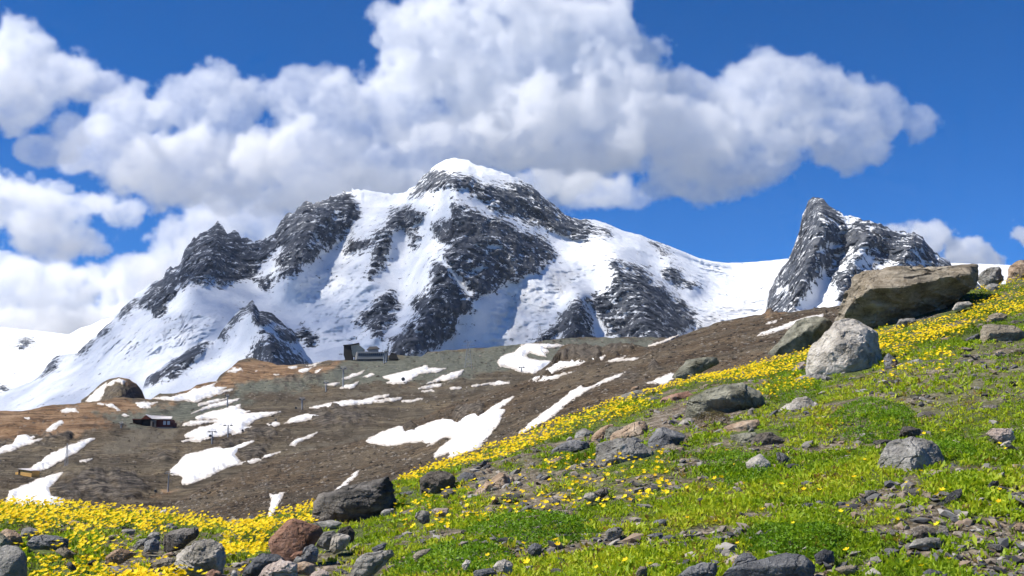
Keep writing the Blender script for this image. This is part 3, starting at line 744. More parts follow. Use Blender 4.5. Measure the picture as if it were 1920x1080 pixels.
BARE = [([(1185, 795), (1300, 742), (1400, 748), (1395, 800), (1260, 832), (1180, 822)], 0.95), ([(1650, 705), (1920, 630), (1960, 760), (1700, 790), (1560, 785)], 0.5),
    ([(860, 880), (1010, 868), (1035, 902), (880, 935)], 0.9), ([(190, 1000), (400, 1000), (330, 1062), (180, 1060)], 0.75), ([(470, 1045), (640, 1020), (720, 1085), (450, 1085)], 0.8),
    ([(1690, 965), (1920, 945), (1940, 1065), (1720, 1070)], 0.35), ([(1350, 830), (1430, 830), (1440, 870), (1360, 870)], 0.5), ([(1560, 780), (1640, 770), (1660, 850), (1600, 860)], 0.5),
    ([(960, 950), (1060, 950), (1080, 1010), (960, 1040)], 0.45), ([(1080, 960), (1300, 955), (1300, 985), (1080, 985)], 0.35), ([(1250, 1030), (1420, 1000), (1420, 1060), (1250, 1070)], 0.5)]

def zone(u, v, zs, soft):
    r = np.zeros(u.shape)
    nz = fbm(np.stack([u / 30.0, v / 15.0, u * 0 + 9.1], -1), 4, 0.6)
    for p, w in zs:
        r = np.maximum(r, w * smooth(polys_sd(u, v, [p], 40) + nz * soft * 1.6, -soft * 0.5, soft))
    return r

def bare_map(u, v):
    P = unproj(u, v, depth_F(u, v))
    q = P * np.array([1, 1, 0])
    n = fbm(q / 0.85, 4, 0.6, seed=51)
    n2 = fbm(q / 0.25, 3, 0.55, seed=52)
    b = smooth(n + 0.75 * n2, -0.05, 0.40)
    return np.clip(np.maximum(b * 0.9, zone(u, v, BARE, 14)), 0, 1)

def mat_meadow():
    t = NT('meadow_soil'); p = t.coord('Object')
    n1 = t.noise(p, 9.0, 8, 0.7)
    vo = t.n('ShaderNodeTexVoronoi', {'Scale': 34.0, 'Randomness': 1.0}); t.put(vo.inputs['Vector'], p)
    soil = t.ramp(n1, [(0.38, (0.05, 0.037, 0.026)), (0.5, (0.13, 0.10, 0.072)), (0.62, (0.25, 0.21, 0.165))])
    peb = t.ramp(vo.outputs['Color'], [(0.3, (0.09, 0.075, 0.06)), (0.6, (0.20, 0.18, 0.155)), (0.85, (0.36, 0.33, 0.29))])
    soil = t.mix(t.ramp(vo.outputs['Distance'], [(0.25, 0.75), (0.45, 0.0)]), soil, peb)
    moss = t.ramp(t.noise(p, 14.0, 6, 0.65), [(0.35, (0.03, 0.045, 0.008)), (0.65, (0.085, 0.12, 0.018))])
    col = t.mix(t.attr('moss'), soil, moss)
    h = t.math('ADD', n1, t.math('MULTIPLY', vo.outputs['Distance'], -0.7))
    t.pbr(col, 0.95, t.bump(h, 0.9, 0.02), 0.15)
    return t.m

ncF, nrF = 510, 280
uF = np.linspace(-800, 2700, ncF)
vcF = tab(uF, crest_F)
sF = np.linspace(0, 1, nrF)[:, None]
UF = np.broadcast_to(uF, (nrF, ncF)).copy()
VF = vcF + (1500 - vcF) * (0.55 * sF + 0.45 * sF ** 2.2)
PF = P_F(UF, VF)
mossF = (1 - bare_map(UF, VF)) * 0.85
nb = 10
tb = np.linspace(0, 1, nb + 1)[1:][::-1]
BF = np.repeat(PF[:1], nb, 0).copy()
BF[..., 1] += tb[:, None] * 14
BF[..., 2] -= (tb[:, None] * 14) * 0.45 * smooth(tb, -0.2, 0.3)[:, None]
PFa = np.concatenate([BF, PF], 0)
mossF = np.concatenate([np.repeat(mossF[:1], nb, 0), mossF], 0)
o = link(bpy.data.objects.new('meadow_ground', mesh_np('meadow_ground', PFa, grid_faces(nrF + nb, ncF), mat_meadow(), True, {'moss': mossF.ravel()})))
tag(o, kind='structure')

# ------------------------------------------------------------------ rocks
def mat_rock(name, dark, mid, light, tint=(0.2, 0.19, 0.15), bands=0.0, scale=1.0, tintw=0.35):
    t = NT(name); p = t.coord('Object')
    info = t.n('ShaderNodeObjectInfo')
    p = t.n('ShaderNodeVectorMath', {0: p, 1: info.outputs['Location']}, operation='ADD').outputs[0]
    n1 = t.noise(p, 5.0 * scale, 10, 0.68)
    n2 = t.noise(p, 1.6 * scale, 5, 0.6)
    lay = t.n('ShaderNodeMapping'); t.put(lay.inputs['Vector'], p)
    lay.inputs['Rotation'].default_value = (0.35, -0.5, 0.3); lay.inputs['Scale'].default_value = (2.6 * scale, 3.4 * scale, 13.0 * scale)
    n3 = t.noise(lay.outputs[0], 1.0, 6, 0.62, 0.6)
    f = t.math('ADD', t.math('MULTIPLY', n1, 1.0 - bands), t.math('MULTIPLY', n3, bands))
    c = t.ramp(f, [(0.36, dark), (0.5, mid), (0.64, light)])
    c = t.mix(t.math('MULTIPLY', t.ramp(n2, [(0.45, 0.0), (0.62, 1.0)]), tintw), c, tint)
    lich = t.noise(p, 24.0 * scale, 4, 0.6)
    c = t.mix(t.ramp(t.math('MULTIPLY', lich, t.ramp(n2, [(0.4, 0.6), (0.6, 1.1)])), [(0.60, 0.0), (0.66, 0.5)]), c, light)
    h = t.math('ADD', t.math('MULTIPLY', n1, 0.7), t.math('MULTIPLY', n3, 0.15 + 0.5 * bands))
    vc = t.n('ShaderNodeTexVoronoi', {'Scale': 4.5 * scale}, feature='DISTANCE_TO_EDGE')
    t.put(vc.inputs['Vector'], t.mix(0.25, p, t.noise(p, 3.0 * scale, 4, 0.6, out='Color')))
    crack = t.ramp(vc.outputs['Distance'], [(0.0, 0.0), (0.035, 1.0)])
    c = t.mix(t.ramp(n2, [(0.45, 0.0), (0.55, 0.55)]), c, t.mix(crack, t.mix(1.0, c, (0.35, 0.33, 0.3), 'MULTIPLY'), c))
    h = t.math('ADD', h, t.math('MULTIPLY', crack, 0.12))
    h = t.math('ADD', h, t.math('MULTIPLY', t.noise(p, 40 * scale, 4, 0.6), 0.15))
    t.pbr(c, 0.88, t.bump(h, 1.0, 0.075), 0.2)
    return t.m
ROCKM = {
    'slate': mat_rock('dark_slate', (0.045, 0.046, 0.050), (0.125, 0.126, 0.130), (0.27, 0.265, 0.255), (0.07, 0.07, 0.07), 0.25),
    'dark': mat_rock('blackish_rock', (0.028, 0.027, 0.025), (0.092, 0.084, 0.074), (0.24, 0.22, 0.195), (0.15, 0.115, 0.08), 0.35),
    'grey': mat_rock('grey_gneiss', (0.085, 0.080, 0.072), (0.23, 0.22, 0.20), (0.43, 0.41, 0.375), (0.18, 0.165, 0.125), 0.2),
    'green': mat_rock('greenish_grey_rock', (0.075, 0.072, 0.052), (0.195, 0.19, 0.145), (0.36, 0.345, 0.27), (0.14, 0.13, 0.08), 0.2),
    'brown': mat_rock('brown_grey_schist', (0.075, 0.063, 0.046), (0.23, 0.198, 0.148), (0.42, 0.375, 0.30), (0.22, 0.165, 0.10), 0.4),
    'tan': mat_rock('tan_rock', (0.15, 0.105, 0.07), (0.33, 0.24, 0.165), (0.50, 0.40, 0.30), (0.28, 0.16, 0.085), 0.12),
    'pink': mat_rock('pinkish_granite', (0.20, 0.16, 0.135), (0.40, 0.33, 0.285), (0.56, 0.49, 0.44), (0.36, 0.25, 0.18), 0.05),
    'pale': mat_rock('pale_gneiss', (0.17, 0.155, 0.13), (0.41, 0.375, 0.325), (0.60, 0.56, 0.50), (0.27, 0.25, 0.18), 0.12),
    'red': mat_rock('rust_red_slab', (0.10, 0.052, 0.036), (0.235, 0.13, 0.09), (0.36, 0.235, 0.175), (0.29, 0.14, 0.06), 0.1),
}

def ico_dirs(n):
    bm = bmesh.new(); bmesh.ops.create_icosphere(bm, subdivisions=n, radius=1.0)
    V = np.array([v.co[:] for v in bm.verts]); F = np.array([[v.index for v in f.verts] for f in bm.faces]); bm.free()
    return V, F
ICO = {n: ico_dirs(n) for n in (1, 2, 3, 4, 5, 6)}

def hull_planes(pts, same=0.93):
    bm = bmesh.new()
    for p in pts: bm.verts.new(p)
    bmesh.ops.convex_hull(bm, input=bm.verts)
    bm.normal_update()
    fs = sorted([f for f in bm.faces if f.calc_area() > 1e-9], key=lambda f: -f.calc_area())
    N = np.array([f.normal[:] for f in fs]); A = np.array([f.calc_area() for f in fs])
    bm.free()
    # only the broad faces stay: neighbours that nearly share a direction merge into one flat facet
    keep = []
    for i in range(len(N)):
        if all(N[i] @ N[j] < same for j in keep): keep.append(i)
    N = N[keep]
    D = (np.asarray(pts) @ N.T).max(0)
    return N, D

def rock_mesh(pts, level, sharp, rough, seed, strata=0.0, chips=6):
    """rounded solid bounded by the faces of the hull of pts (local), roughened"""
    c = pts.mean(0)
    q = pts - c
    ext = q.max(0) - q.min(0) + 1e-6
    N, D = hull_planes(q, 0.93 if chips > 3 else 0.985)
    # a few broken-off corners
    rr = np.random.default_rng(int(seed * 100) + 5)
    C = rr.normal(size=(chips, 3)); C /= np.linalg.norm(C, axis=1, keepdims=True)
    cd = (q @ C.T).max(0) * rr.uniform(0.74, 0.95, chips)
    N = np.concatenate([N, C]); D = np.concatenate([D, cd])
    D = np.maximum(D, 0.02 * ext.min()) * (1.0 + 0.9 / sharp)
    V, F = ICO[level]
    d = V * ext
    d = d / np.linalg.norm(d, axis=1, keepdims=True)
    r = np.clip(d @ N.T / D, 0, None)
    r = (r ** sharp).sum(1) ** (-1.0 / sharp)
    P = d * r[:, None]
    sz = np.prod(ext) ** (1 / 3)
    n = fbm(P / (0.42 * sz), 3, 0.5, ridged=True, seed=seed) * 0.022 + fbm(P / (0.16 * sz), 4, 0.6, seed=seed + 3) * 0.022
    # angular chips: steps between flat-lying cells
    cell = vnoise(np.floor(P / (0.23 * sz) + 0.9 * fbm(P / (0.3 * sz), 2, seed=seed + 8)[:, None]) + seed)
    n = n + (cell - 0.5) * 0.045
    if level >= 5: n = n + fbm(P / (0.07 * sz), 4, 0.6, ridged=True, seed=seed + 5) * 0.012
    if strata:
        ax = np.array([0.25, -0.30, 0.92])
        h = P @ ax + 0.10 * sz * fbm(P / (0.6 * sz), 2, seed=seed)
        n = n + strata * (fbm(np.stack([h / (0.085 * sz), h * 0 + seed, 0.15 * P[:, 0] / sz], -1), 3, 0.6, ridged=True))
    P = P + d * (n * sz * rough)[:, None]
    return P + c, F

ROCKS = []
def rock(kind, outline, label=None, ridge=None, short=None, sharp=55.0, rough=1.25, level=4, strata=0.012, name='rock', thick=0.75, lean=0.25, below=0.28, chips=6, tuck=0.3):
    a = np.array(outline, float)
    lo, hi = a.min(0), a.max(0)
    w, h = hi - lo
    cu, cv = (lo + hi) / 2
    bot = a[np.argmax(a[:, 1])]
    Yb = float(depth_F(np.array(cu), np.array(hi[1] - 0.12 * h)))
    k = Yb / FPX
    S = math.sqrt(w * h) * k
    if ridge is None:
        ridge = [(cu - 0.28 * w, cv + 0.02 * h, 0.26), (cu + 0.02 * w, cv - 0.12 * h, 0.30), (cu + 0.27 * w, cv + 0.0 * h, 0.22), (cu - 0.05 * w, cv + 0.3 * h, 0.34)]
    pts = []
    for u, v in a:
        lowp = (v - cv) / h
        vv = v + (below * h if lowp > 0.2 else 0)
        pts.append(unproj(u, vv, Yb + lean * S - (tuck * S * max(0, lowp + 0.1))))
    for u, v, f in ridge:
        pts.append(unproj(u, v, Yb + lean * S - f * S - 0.05 * S))
    for u, v in a[::2]:
        pts.append(unproj(cu + (u - cu) * 0.72, cv + (v - cv) * 0.7 + 0.12 * h, Yb + (lean + thick) * S))
    pts = np.array(pts)
    base = pts.mean(0).copy(); base[2] = pts[:, 2].min()
    seed = len(ROCKS) * 1.37 + 1
    level = 6 if level == 5 else 5 if math.sqrt(w * h) > 30 else 4
    if sharp < 34: sharp = sharp * 3.0
    P, F = rock_mesh(pts - base, level, sharp, rough, seed, strata, chips)
    # keep the outline true to its true extents after rounding
    me = mesh_np(name, P, F, ROCKM[kind], True)
    me.set_sharp_from_angle(angle=0.42)
    o = link(bpy.data.objects.new(name, me))
    o.location = base
    ROCKS.append(dict(o=o, kind=kind, c=(cu, cv), w=w, h=h, label=label, short=short, Y=Yb))
    return o

R8 = lambda *p: zp(1400, 480, 3.6, p)
RC = lambda *p: zp(1000, 680, 3.6, p)
RD = lambda *p: zp(560, 860, 3.692, p)
RE = lambda *p: zp(240, 900, 3.692, p)
RF = lambda *p: zp(0, 900, 4.8, p)
RG = lambda *p: zp(1400, 760, 3.375, p)
RH = lambda *p: zp(960, 820, 3.692, p)
def rg(f, *p): return [(f((x, y))[0][0], f((x, y))[0][1], d) for x, y, d in p]

rock('brown', R8((600, 440), (640, 350), (680, 270), (720, 210), (790, 125), (840, 105), (960, 100), (1010, 108), (1150, 82), (1300, 62), (1400, 52), (1500, 47), (1545, 72), (1555, 130), (1565, 190), (1500, 225), (1440, 250), (1380, 300), (1280, 320), (1190, 340), (1000, 390), (860, 450), (700, 460)),
     'biggest brown banded boulder with flat tilted top under the pointed peak', rg(R8, (730, 330, .24), (1000, 235, .34), (1100, 200, .34), (1510, 120, .26)), 'biggest boulder', 18, 1.0, 5, 0.03, 'boulder', 0.6, tuck=-0.35)
rock('dark', R8((705, 400), (755, 330), (800, 285), (870, 258), (1000, 248), (1090, 240), (1155, 265), (1190, 320), (1100, 390), (950, 420), (850, 445), (760, 425)),
     'dark lumpy rock tucked under the biggest boulder', rg(R8, (870, 290, .3), (1050, 275, .3), (950, 330, .4)), 'dark tucked rock', 12, 1.1, 4, lean=-0.1, tuck=0.0)
rock('pale', R8((410, 740), (415, 680), (465, 590), (535, 525), (615, 470), (675, 432), (740, 425), (815, 442), (855, 485), (878, 560), (897, 650), (925, 740), (905, 800), (780, 840), (640, 850), (560, 825), (480, 805), (405, 790)),
     'pale rounded boulder shaped like a loaf, standing among the flowers', rg(R8, (770, 545, .30), (810, 640, .30), (620, 590, .40), (500, 690, .30), (690, 730, .42)), 'pale rounded boulder', 11, 0.9, 5, 0.006, 'boulder')
rock('green', R8((130, 617), (200, 558), (300, 486), (400, 420), (450, 406), (525, 424), (595, 465), (605, 485), (540, 535), (420, 565), (350, 585), (250, 603)),
     'greenish grey slab sloping down behind the pale rounded boulder', rg(R8, (430, 490, .22), (350, 540, .2), (520, 480, .2)), 'greenish slab', 18, 0.8, 4)
rock('brown', R8((1570, 600), (1583, 478), (1640, 465), (1760, 470), (1840, 480), (1880, 515), (1885, 580), (1750, 605), (1640, 622)), 'blocky tan boulder with a lit flat top at the right edge',
     rg(R8, (1620, 515, .3), (1840, 520, .25), (1700, 520, .34)), 'blocky tan boulder', 16, 1.0, 4, name='boulder')
rock('grey', R8((1558, 150), (1588, 105), (1640, 85), (1700, 74), (1720, 100), (1730, 160), (1680, 195), (1600, 200)), 'upright grey rock beside the right end of biggest boulder',
     rg(R8, (1680, 110, .3), (1690, 160, .3), (1620, 150, .25)), 'upright grey rock', 14)
rock('tan', R8((1755, 130), (1770, 85), (1820, 48), (1900, 38), (1990, 55), (2000, 130), (1860, 155), (1790, 155)), 'pinkish tan rock on the skyline at the right edge', None, 'pink skyline rock', 12)
rock('grey', R8((1600, 218), (1640, 182), (1700, 192), (1702, 242), (1620, 248)))
rock('grey', R8((325, 835), (400, 797), (480, 797), (560, 822), (625, 838), (605, 878), (480, 878), (380, 863)), 'low grey slab at the foot of the pale rounded boulder', None, 'low grey slab', 14)
rock('pink', R8((300, 770), (330, 733), (400, 716), (412, 770), (390, 797), (330, 792)))
rock('pale', R8((182, 1055), (260, 998), (340, 975), (430, 965), (490, 1008), (475, 1055), (400, 1085), (300, 1090), (220, 1083)), 'flat pale whitish rock in the green leaves left of big shrub', rg(R8, (380, 1010, .2), (440, 1040, .25), (280, 1050, .2)), 'flat whitish rock', 16)
for f, k, pl in [(R8, 'grey', ((868, 842), (930, 812), (980, 802), (1038, 828), (1002, 853), (900, 858))), (R8, 'grey', ((1042, 740), (1100, 712), (1160, 698), (1203, 718), (1193, 763), (1080, 763))),
        (R8, 'slate', ((1152, 772), (1180, 738), (1240, 716), (1300, 726), (1343, 772), (1250, 790))), (R8, 'slate', ((928, 702), (950, 656), (992, 686), (1034, 728), (1024, 775), (938, 775))),
        (R8, 'slate', ((1403, 782), (1430, 716), (1500, 700), (1572, 716), (1613, 755), (1582, 795), (1480, 790))), (R8, 'pink', ((1508, 712), (1550, 677), (1577, 677), (1578, 718))),
        (R8, 'brown', ((1607, 442), (1640, 402), (1720, 388), (1763, 398), (1742, 433), (1650, 463))), (R8, 'dark', ((1738, 472), (1800, 436), (1873, 441), (1878, 478))),
        (R8, 'slate', ((1437, 612), (1490, 572), (1577, 520), (1583, 582), (1500, 608))), (R8, 'pale', ((1382, 352), (1420, 315), (1500, 306), (1524, 328), (1450, 358))),
        (R8, 'grey', ((998, 472), (1030, 427), (1130, 416), (1154, 438), (1060, 473))), (R8, 'dark', ((1588, 1052), (1620, 1007), (1690, 1006), (1734, 1050), (1640, 1073))),
        (R8, 'dark', ((720, 400), (760, 385), (830, 415), (855, 445), (800, 465), (715, 430))), (R8, 'brown', ((595, 440), (620, 395), (660, 375), (700, 400), (690, 440), (640, 470)))]:
    rock(k, f(*pl))
rock('green', RC((1018, 330), (1046, 258), (1120, 214), (1230, 174), (1350, 152), (1440, 158), (1545, 220), (1562, 270), (1505, 325), (1400, 355), (1250, 365), (1130, 375), (1048, 385)),
     'large olive grey boulder with shaded front below the flower band', rg(RC, (1150, 235, .30), (1400, 200, .28), (1520, 245, .2), (1250, 250, .36)), 'olive grey boulder', 13, 1.0, 5, name='boulder', lean=0.1, tuck=-0.2)
rock('red', RC((832, 262), (880, 236), (960, 215), (1040, 190), (1085, 218), (1075, 263), (1000, 295), (900, 290)), 'rust and grey rock touching the left of olive grey boulder', None, 'rusty grey rock', 18)
rock('slate', RC((726, 292), (760, 262), (820, 236), (864, 242), (832, 290), (760, 302)))
rock('grey', RC((526, 268), (600, 226), (690, 190), (742, 196), (764, 214), (722, 238), (620, 260), (558, 279)), 'flat grey slab lying in the middle of flower band', None, 'flat grey slab', 18)
rock('green', H5((1585, 485), (1700, 405), (1780, 375), (1920, 363), (1965, 398), (1850, 445), (1700, 490)), 'pale greenish flat slab on the crest of the flower band', rg(H5, (1750, 430, .15), (1880, 400, .15)), 'pale crest slab', 18)
rock('tan', RC((506, 542), (516, 498), (600, 456), (700, 405), (747, 390), (773, 418), (776, 502), (742, 534), (650, 526), (560, 545)), 'tan wedge-shaped rock leaning among the grey cluster', rg(RC, (730, 450, .28), (640, 480, .3), (560, 510, .25)), 'tan wedge rock', 16)
rock('tan', RC((396, 532), (396, 498), (438, 456), (500, 412), (540, 420), (524, 472), (482, 526), (430, 549)), 'small tan rock at the left end of the rock cluster', None, 'left tan rock', 14)
rock('green', RC((472, 522), (488, 466), (560, 435), (644, 430), (614, 468), (520, 515), (500, 543)))
rock('slate', RC((760, 548), (797, 488), (838, 445), (890, 434), (962, 465), (1036, 482), (995, 535), (962, 566), (892, 645), (850, 605)), 'smooth dark slate boulder at the right of rock cluster', rg(RC, (870, 480, .28), (960, 500, .22), (860, 540, .34), (900, 570, .34)), 'dark slate boulder', 18, 0.7, name='boulder')
rock('grey', RC((406, 602), (426, 562), (520, 540), (590, 524), (652, 524), (742, 566), (834, 606), (852, 647), (802, 686), (700, 696), (600, 716), (520, 736), (458, 746), (421, 692)),
     'rugged grey boulder at the front of the rock cluster', rg(RC, (590, 565, .30), (650, 640, .36), (500, 650, .36), (760, 610, .25)), 'rugged grey boulder', 12, 1.3, 5, 0.016, 'boulder')
rock('brown', RC((886, 560), (940, 546), (1004, 588), (1019, 612), (962, 645), (897, 650)), 'small brown stone right of the rugged grey boulder', None, 'small brown stone')
rock('tan', RC((1246, 492), (1268, 456), (1330, 426), (1450, 395), (1550, 380), (1545, 412), (1440, 455), (1400, 486), (1320, 516), (1256, 515)), 'long low tan rock below the olive grey boulder', None, 'long tan rock', 13)
rock('green', RC((1341, 502), (1420, 480), (1530, 475), (1484, 522), (1440, 566), (1380, 576), (1352, 542)))
rock('dark', RC((1471, 542), (1508, 486), (1590, 475), (1682, 506), (1710, 537), (1640, 566), (1500, 576)), 'dark arched rock below the long tan rock', None, 'dark arched rock', 13)
rock('pale', RC((1426, 702), (1480, 645), (1530, 634), (1594, 676), (1606, 718), (1500, 736), (1438, 740)), 'streaked whitish grey rock half sunk in green leaves', None, 'streaked rock', 14, 1.2, 4, 0.03)
for f, k, pl in [(RC, 'slate', ((628, 520), (680, 500), (742, 536), (764, 572), (700, 564))), (RC, 'pale', ((982, 422), (1020, 382), (1062, 371), (1089, 400), (1072, 434), (1008, 449))),
        (RC, 'slate', ((1637, 600), (1690, 616), (1744, 660), (1702, 694), (1648, 654))), (RC, 'grey', ((271, 512), (288, 476), (350, 447), (404, 467), (404, 509), (330, 530), (288, 530))),
        (RC, 'slate', ((96, 624), (150, 576), (260, 525), (382, 541), (394, 573), (280, 595), (148, 635))), (RC, 'tan', ((71, 714), (120, 666), (180, 635), (219, 648), (204, 684), (120, 720))),
        (RC, 'slate', ((91, 792), (130, 746), (159, 752), (154, 788), (110, 804))), (RC, 'pale', ((336, 912), (348, 881), (410, 876), (444, 912), (400, 934))), (RC, 'dark', ((406, 887), (450, 851), (500, 846), (509, 882), (450, 909))),
        (RC, 'dark', ((770, 205), (800, 178), (860, 166), (875, 190), (820, 205))), (RC, 'tan', ((650, 190), (665, 165), (705, 158), (715, 180), (680, 195))), (RC, 'dark', ((350, 310), (370, 292), (400, 298), (395, 315)))]:
    rock(k, f(*pl))
rock('dark', RD((101, 372), (106, 308), (156, 255), (240, 224), (420, 193), (500, 163), (602, 127), (645, 145), (666, 220), (688, 270), (677, 315), (600, 347), (480, 387), (330, 418), (240, 437), (136, 427)),
     'big dark banded boulder with a brown lit top at meadow edge', rg(RD, (260, 258, .24), (450, 225, .26), (620, 190, .22), (200, 335, .34), (500, 320, .34)), 'dark banded boulder', 13, 0.9, 5, 0.03, 'boulder', 0.7, 0.15, tuck=0.0)
rock('dark', RD((836, 182), (846, 137), (900, 109), (1000, 94), (1073, 104), (1096, 150), (1084, 194), (1000, 226), (930, 256), (856, 240)), 'black blocky rock right of the dark banded boulder', rg(RD, (880, 140, .25), (1050, 130, .25), (950, 190, .34)), 'black blocky rock', 12, 1.1, 4, 0.03, lean=0.05, tuck=-0.1)
rock('tan', RD((1214, 227), (1248, 197), (1330, 145), (1402, 98), (1455, 127), (1506, 164), (1506, 193), (1400, 235), (1300, 256), (1226, 256)), 'tan triangular rock lying right of the black blocky rock', rg(RD, (1400, 140, .2), (1300, 200, .24), (1440, 190, .25)), 'tan triangular rock', 18)
rock('grey', RD((356, 772), (398, 706), (470, 664), (560, 639), (643, 634), (661, 660), (602, 694), (540, 735), (502, 775), (420, 801), (361, 796)), 'long tapered grey rock among leaves at the picture bottom', rg(RD, (480, 710, .25), (580, 680, .22), (440, 760, .3)), 'long tapered rock', 13)
rock('grey', RD((96, 467), (150, 436), (250, 430), (315, 437), (252, 474), (150, 485)))
rock('dark', RD((266, 502), (300, 473), (362, 470), (391, 515), (374, 556), (320, 546)), 'black angular stone right of the rust red slab', None, 'black angular stone')
rock('grey', RD((121, 572), (178, 505), (242, 500), (260, 518), (224, 596), (170, 601)))
rock('pale', RD((216, 592), (238, 536), (270, 510), (322, 525), (361, 555), (312, 596), (238, 621)), 'pale grey cube-like stone right of the rust red slab', None, 'pale cube stone')
for f, k, pl in [(RD, 'dark', ((981, 232), (1020, 208), (1083, 221), (1084, 258), (1040, 270), (993, 253))), (RD, 'slate', ((686, 252), (740, 231), (794, 231), (762, 269), (700, 279))), (RD, 'grey', ((801, 402), (818, 371), (870, 361), (909, 372), (904, 424), (850, 435))),
        (RD, 'pink', ((921, 362), (960, 344), (1044, 352), (1034, 384), (960, 392))), (RD, 'slate', ((1096, 132), (1150, 95), (1222, 105), (1266, 160), (1200, 180), (1128, 175))), (RD, 'grey', ((1186, 112), (1230, 88), (1322, 91), (1334, 113), (1240, 122))),
        (RD, 'slate', ((1226, 152), (1270, 126), (1336, 150), (1302, 180))), (RD, 'pale', ((1346, 752), (1378, 710), (1440, 703), (1496, 733), (1484, 786), (1400, 790))), (RD, 'slate', ((1206, 792), (1258, 766), (1342, 760), (1366, 790), (1302, 817), (1218, 817))),
        (RD, 'slate', ((1586, 632), (1640, 590), (1685, 607), (1664, 655), (1608, 670))), (RD, 'slate', ((506, 627), (550, 596), (604, 586), (604, 619), (530, 645))), (RD, 'brown', ((786, 672), (840, 630), (894, 630), (852, 674), (798, 695))),
        (RD, 'slate', ((1746, 302), (1780, 278), (1814, 293), (1792, 316))), (RD, 'pale', ((1126, 742), (1158, 700), (1195, 706), (1152, 765))), (RD, 'grey', ((560, 380), (600, 345), (660, 345), (655, 385), (600, 395))), (RD, 'slate', ((990, 60), (1020, 35), (1055, 60), (1030, 78))),
        (RD, 'slate', ((1480, 140), (1520, 122), (1580, 135), (1560, 158), (1500, 160))), (RD, 'grey', ((1160, 260), (1190, 245), (1235, 255), (1225, 285), (1180, 290))), (RD, 'slate', ((1260, 20), (1300, 0), (1350, 8), (1330, 30), (1280, 38)))]:
    rock(k, f(*pl))
rock('red', RE((950, 442), (998, 398), (1058, 325), (1108, 274), (1152, 263), (1204, 314), (1244, 345), (1336, 325), (1352, 360), (1294, 436), (1222, 477), (1150, 507), (1080, 537), (1018, 516)),
     'rust red angular slab standing on edge among grey stones', rg(RE, (1000, 440, .12), (1150, 285, .12), (1250, 370, .16), (1080, 510, .16), (1220, 450, .18)), 'rust red slab', 120, 0.4, 5, 0.004, 'boulder', 0.3, 0.1, chips=1)
rock('slate', RE((780, 642), (846, 556), (920, 519), (1042, 504), (1081, 550), (1034, 606), (920, 647), (850, 672), (786, 672)), 'dark grey rock with light top left of the pink bottom boulder', rg(RE, (900, 560, .25), (1030, 540, .2), (850, 620, .3)), 'dark grey rock', 15)
rock('pink', RE((886, 662), (956, 594), (1060, 558), (1124, 569), (1166, 608), (1172, 668), (1000, 706), (886, 706)), 'pinkish rounded boulder cut by the bottom edge', None, 'pink bottom boulder', 10, name='boulder')
rock('tan', RE((1156, 622), (1168, 574), (1220, 564), (1296, 586), (1296, 630), (1230, 640)))
rock('pink', RE((1256, 667), (1308, 625), (1352, 619), (1406, 653), (1384, 695), (1278, 695)))
rock('slate', RE((1196, 522), (1228, 469), (1292, 449), (1316, 488), (1306, 540), (1240, 560)), 'dark slate stone at the foot of the rust red slab', None, 'foot slate stone')
rock('red', RE((1121, 532), (1158, 501), (1214, 496), (1204, 524), (1148, 549)))
rock('grey', RE((1136, 562), (1168, 526), (1224, 536), (1240, 573), (1180, 585)))
rock('pale', RE((315, 592), (335, 537), (366, 484), (406, 443), (540, 428), (624, 433), (662, 478), (671, 542), (644, 597), (560, 597), (470, 617), (346, 622)), 'whitish cracked boulder in the lower left flowers', rg(RE, (400, 530, .3), (600, 520, .34), (500, 465, .25), (520, 560, .38)), 'whitish cracked boulder', 13, 1.4, 5, 0.02, 'boulder')
rock('dark', RE((250, 442), (255, 376), (318, 349), (400, 338), (484, 338), (491, 387), (420, 421), (330, 456), (266, 476)), 'black oblong rock in front of the left flower band', rg(RE, (300, 380, .22), (450, 365, .2), (370, 410, .34)), 'black oblong rock', 12, lean=0.05)
for f, k, pl in [(RE, 'brown', ((116, 627), (180, 576), (260, 546), (334, 536), (334, 563), (240, 584), (148, 639))), (RE, 'red', ((531, 657), (580, 615), (642, 636), (664, 674), (560, 685))), (RE, 'pale', ((701, 672), (728, 625), (752, 625), (765, 668))),
        (RE, 'brown', ((686, 342), (698, 275), (780, 273), (864, 292), (832, 319), (760, 340))), (RE, 'slate', ((786, 283), (850, 247), (894, 262), (862, 296))), (RE, 'tan', ((240, 520), (300, 495), (330, 505), (290, 540), (230, 545))), (RE, 'slate', ((260, 330), (275, 300), (315, 300), (315, 335)))]:
    rock(k, f(*pl))
rock('grey', RF((-60, 870), (-60, 640), (0, 615), (150, 598), (210, 636), (242, 782), (204, 848), (60, 880)), 'pale grey boulder cut by the lower left corner', None, 'corner boulder', 13, 1.1, 4, name='boulder')
rock('tan', RF((0, 470), (58, 439), (132, 476), (201, 530), (196, 586), (110, 576), (54, 500)), 'tan brown rock above the corner boulder', None, 'corner tan rock', 16)
rock('green', RF((-30, 478), (40, 486), (95, 536), (100, 606), (-10, 606)))
rock('grey', RF((180, 492), (206, 436), (270, 425), (344, 451), (356, 503), (270, 516)), 'rounded grey stone at the foot of the left flower band', None, 'rounded grey stone', 10)
rock('slate', RF((214, 572), (278, 524), (400, 499), (562, 514), (616, 541), (596, 606), (480, 596), (300, 591)), 'flat dark slate slab below the rounded grey stone', None, 'flat slate slab', 16)
rock('brown', RF((496, 642), (548, 609), (622, 625), (686, 660), (622, 696), (538, 665)))
rock('tan', RF((954, 692), (1028, 645), (1080, 604), (1134, 614), (1227, 665), (1152, 696), (1060, 727), (976, 737)), 'tan triangular rock below the black oblong rock', None, 'lower tan rock', 18)
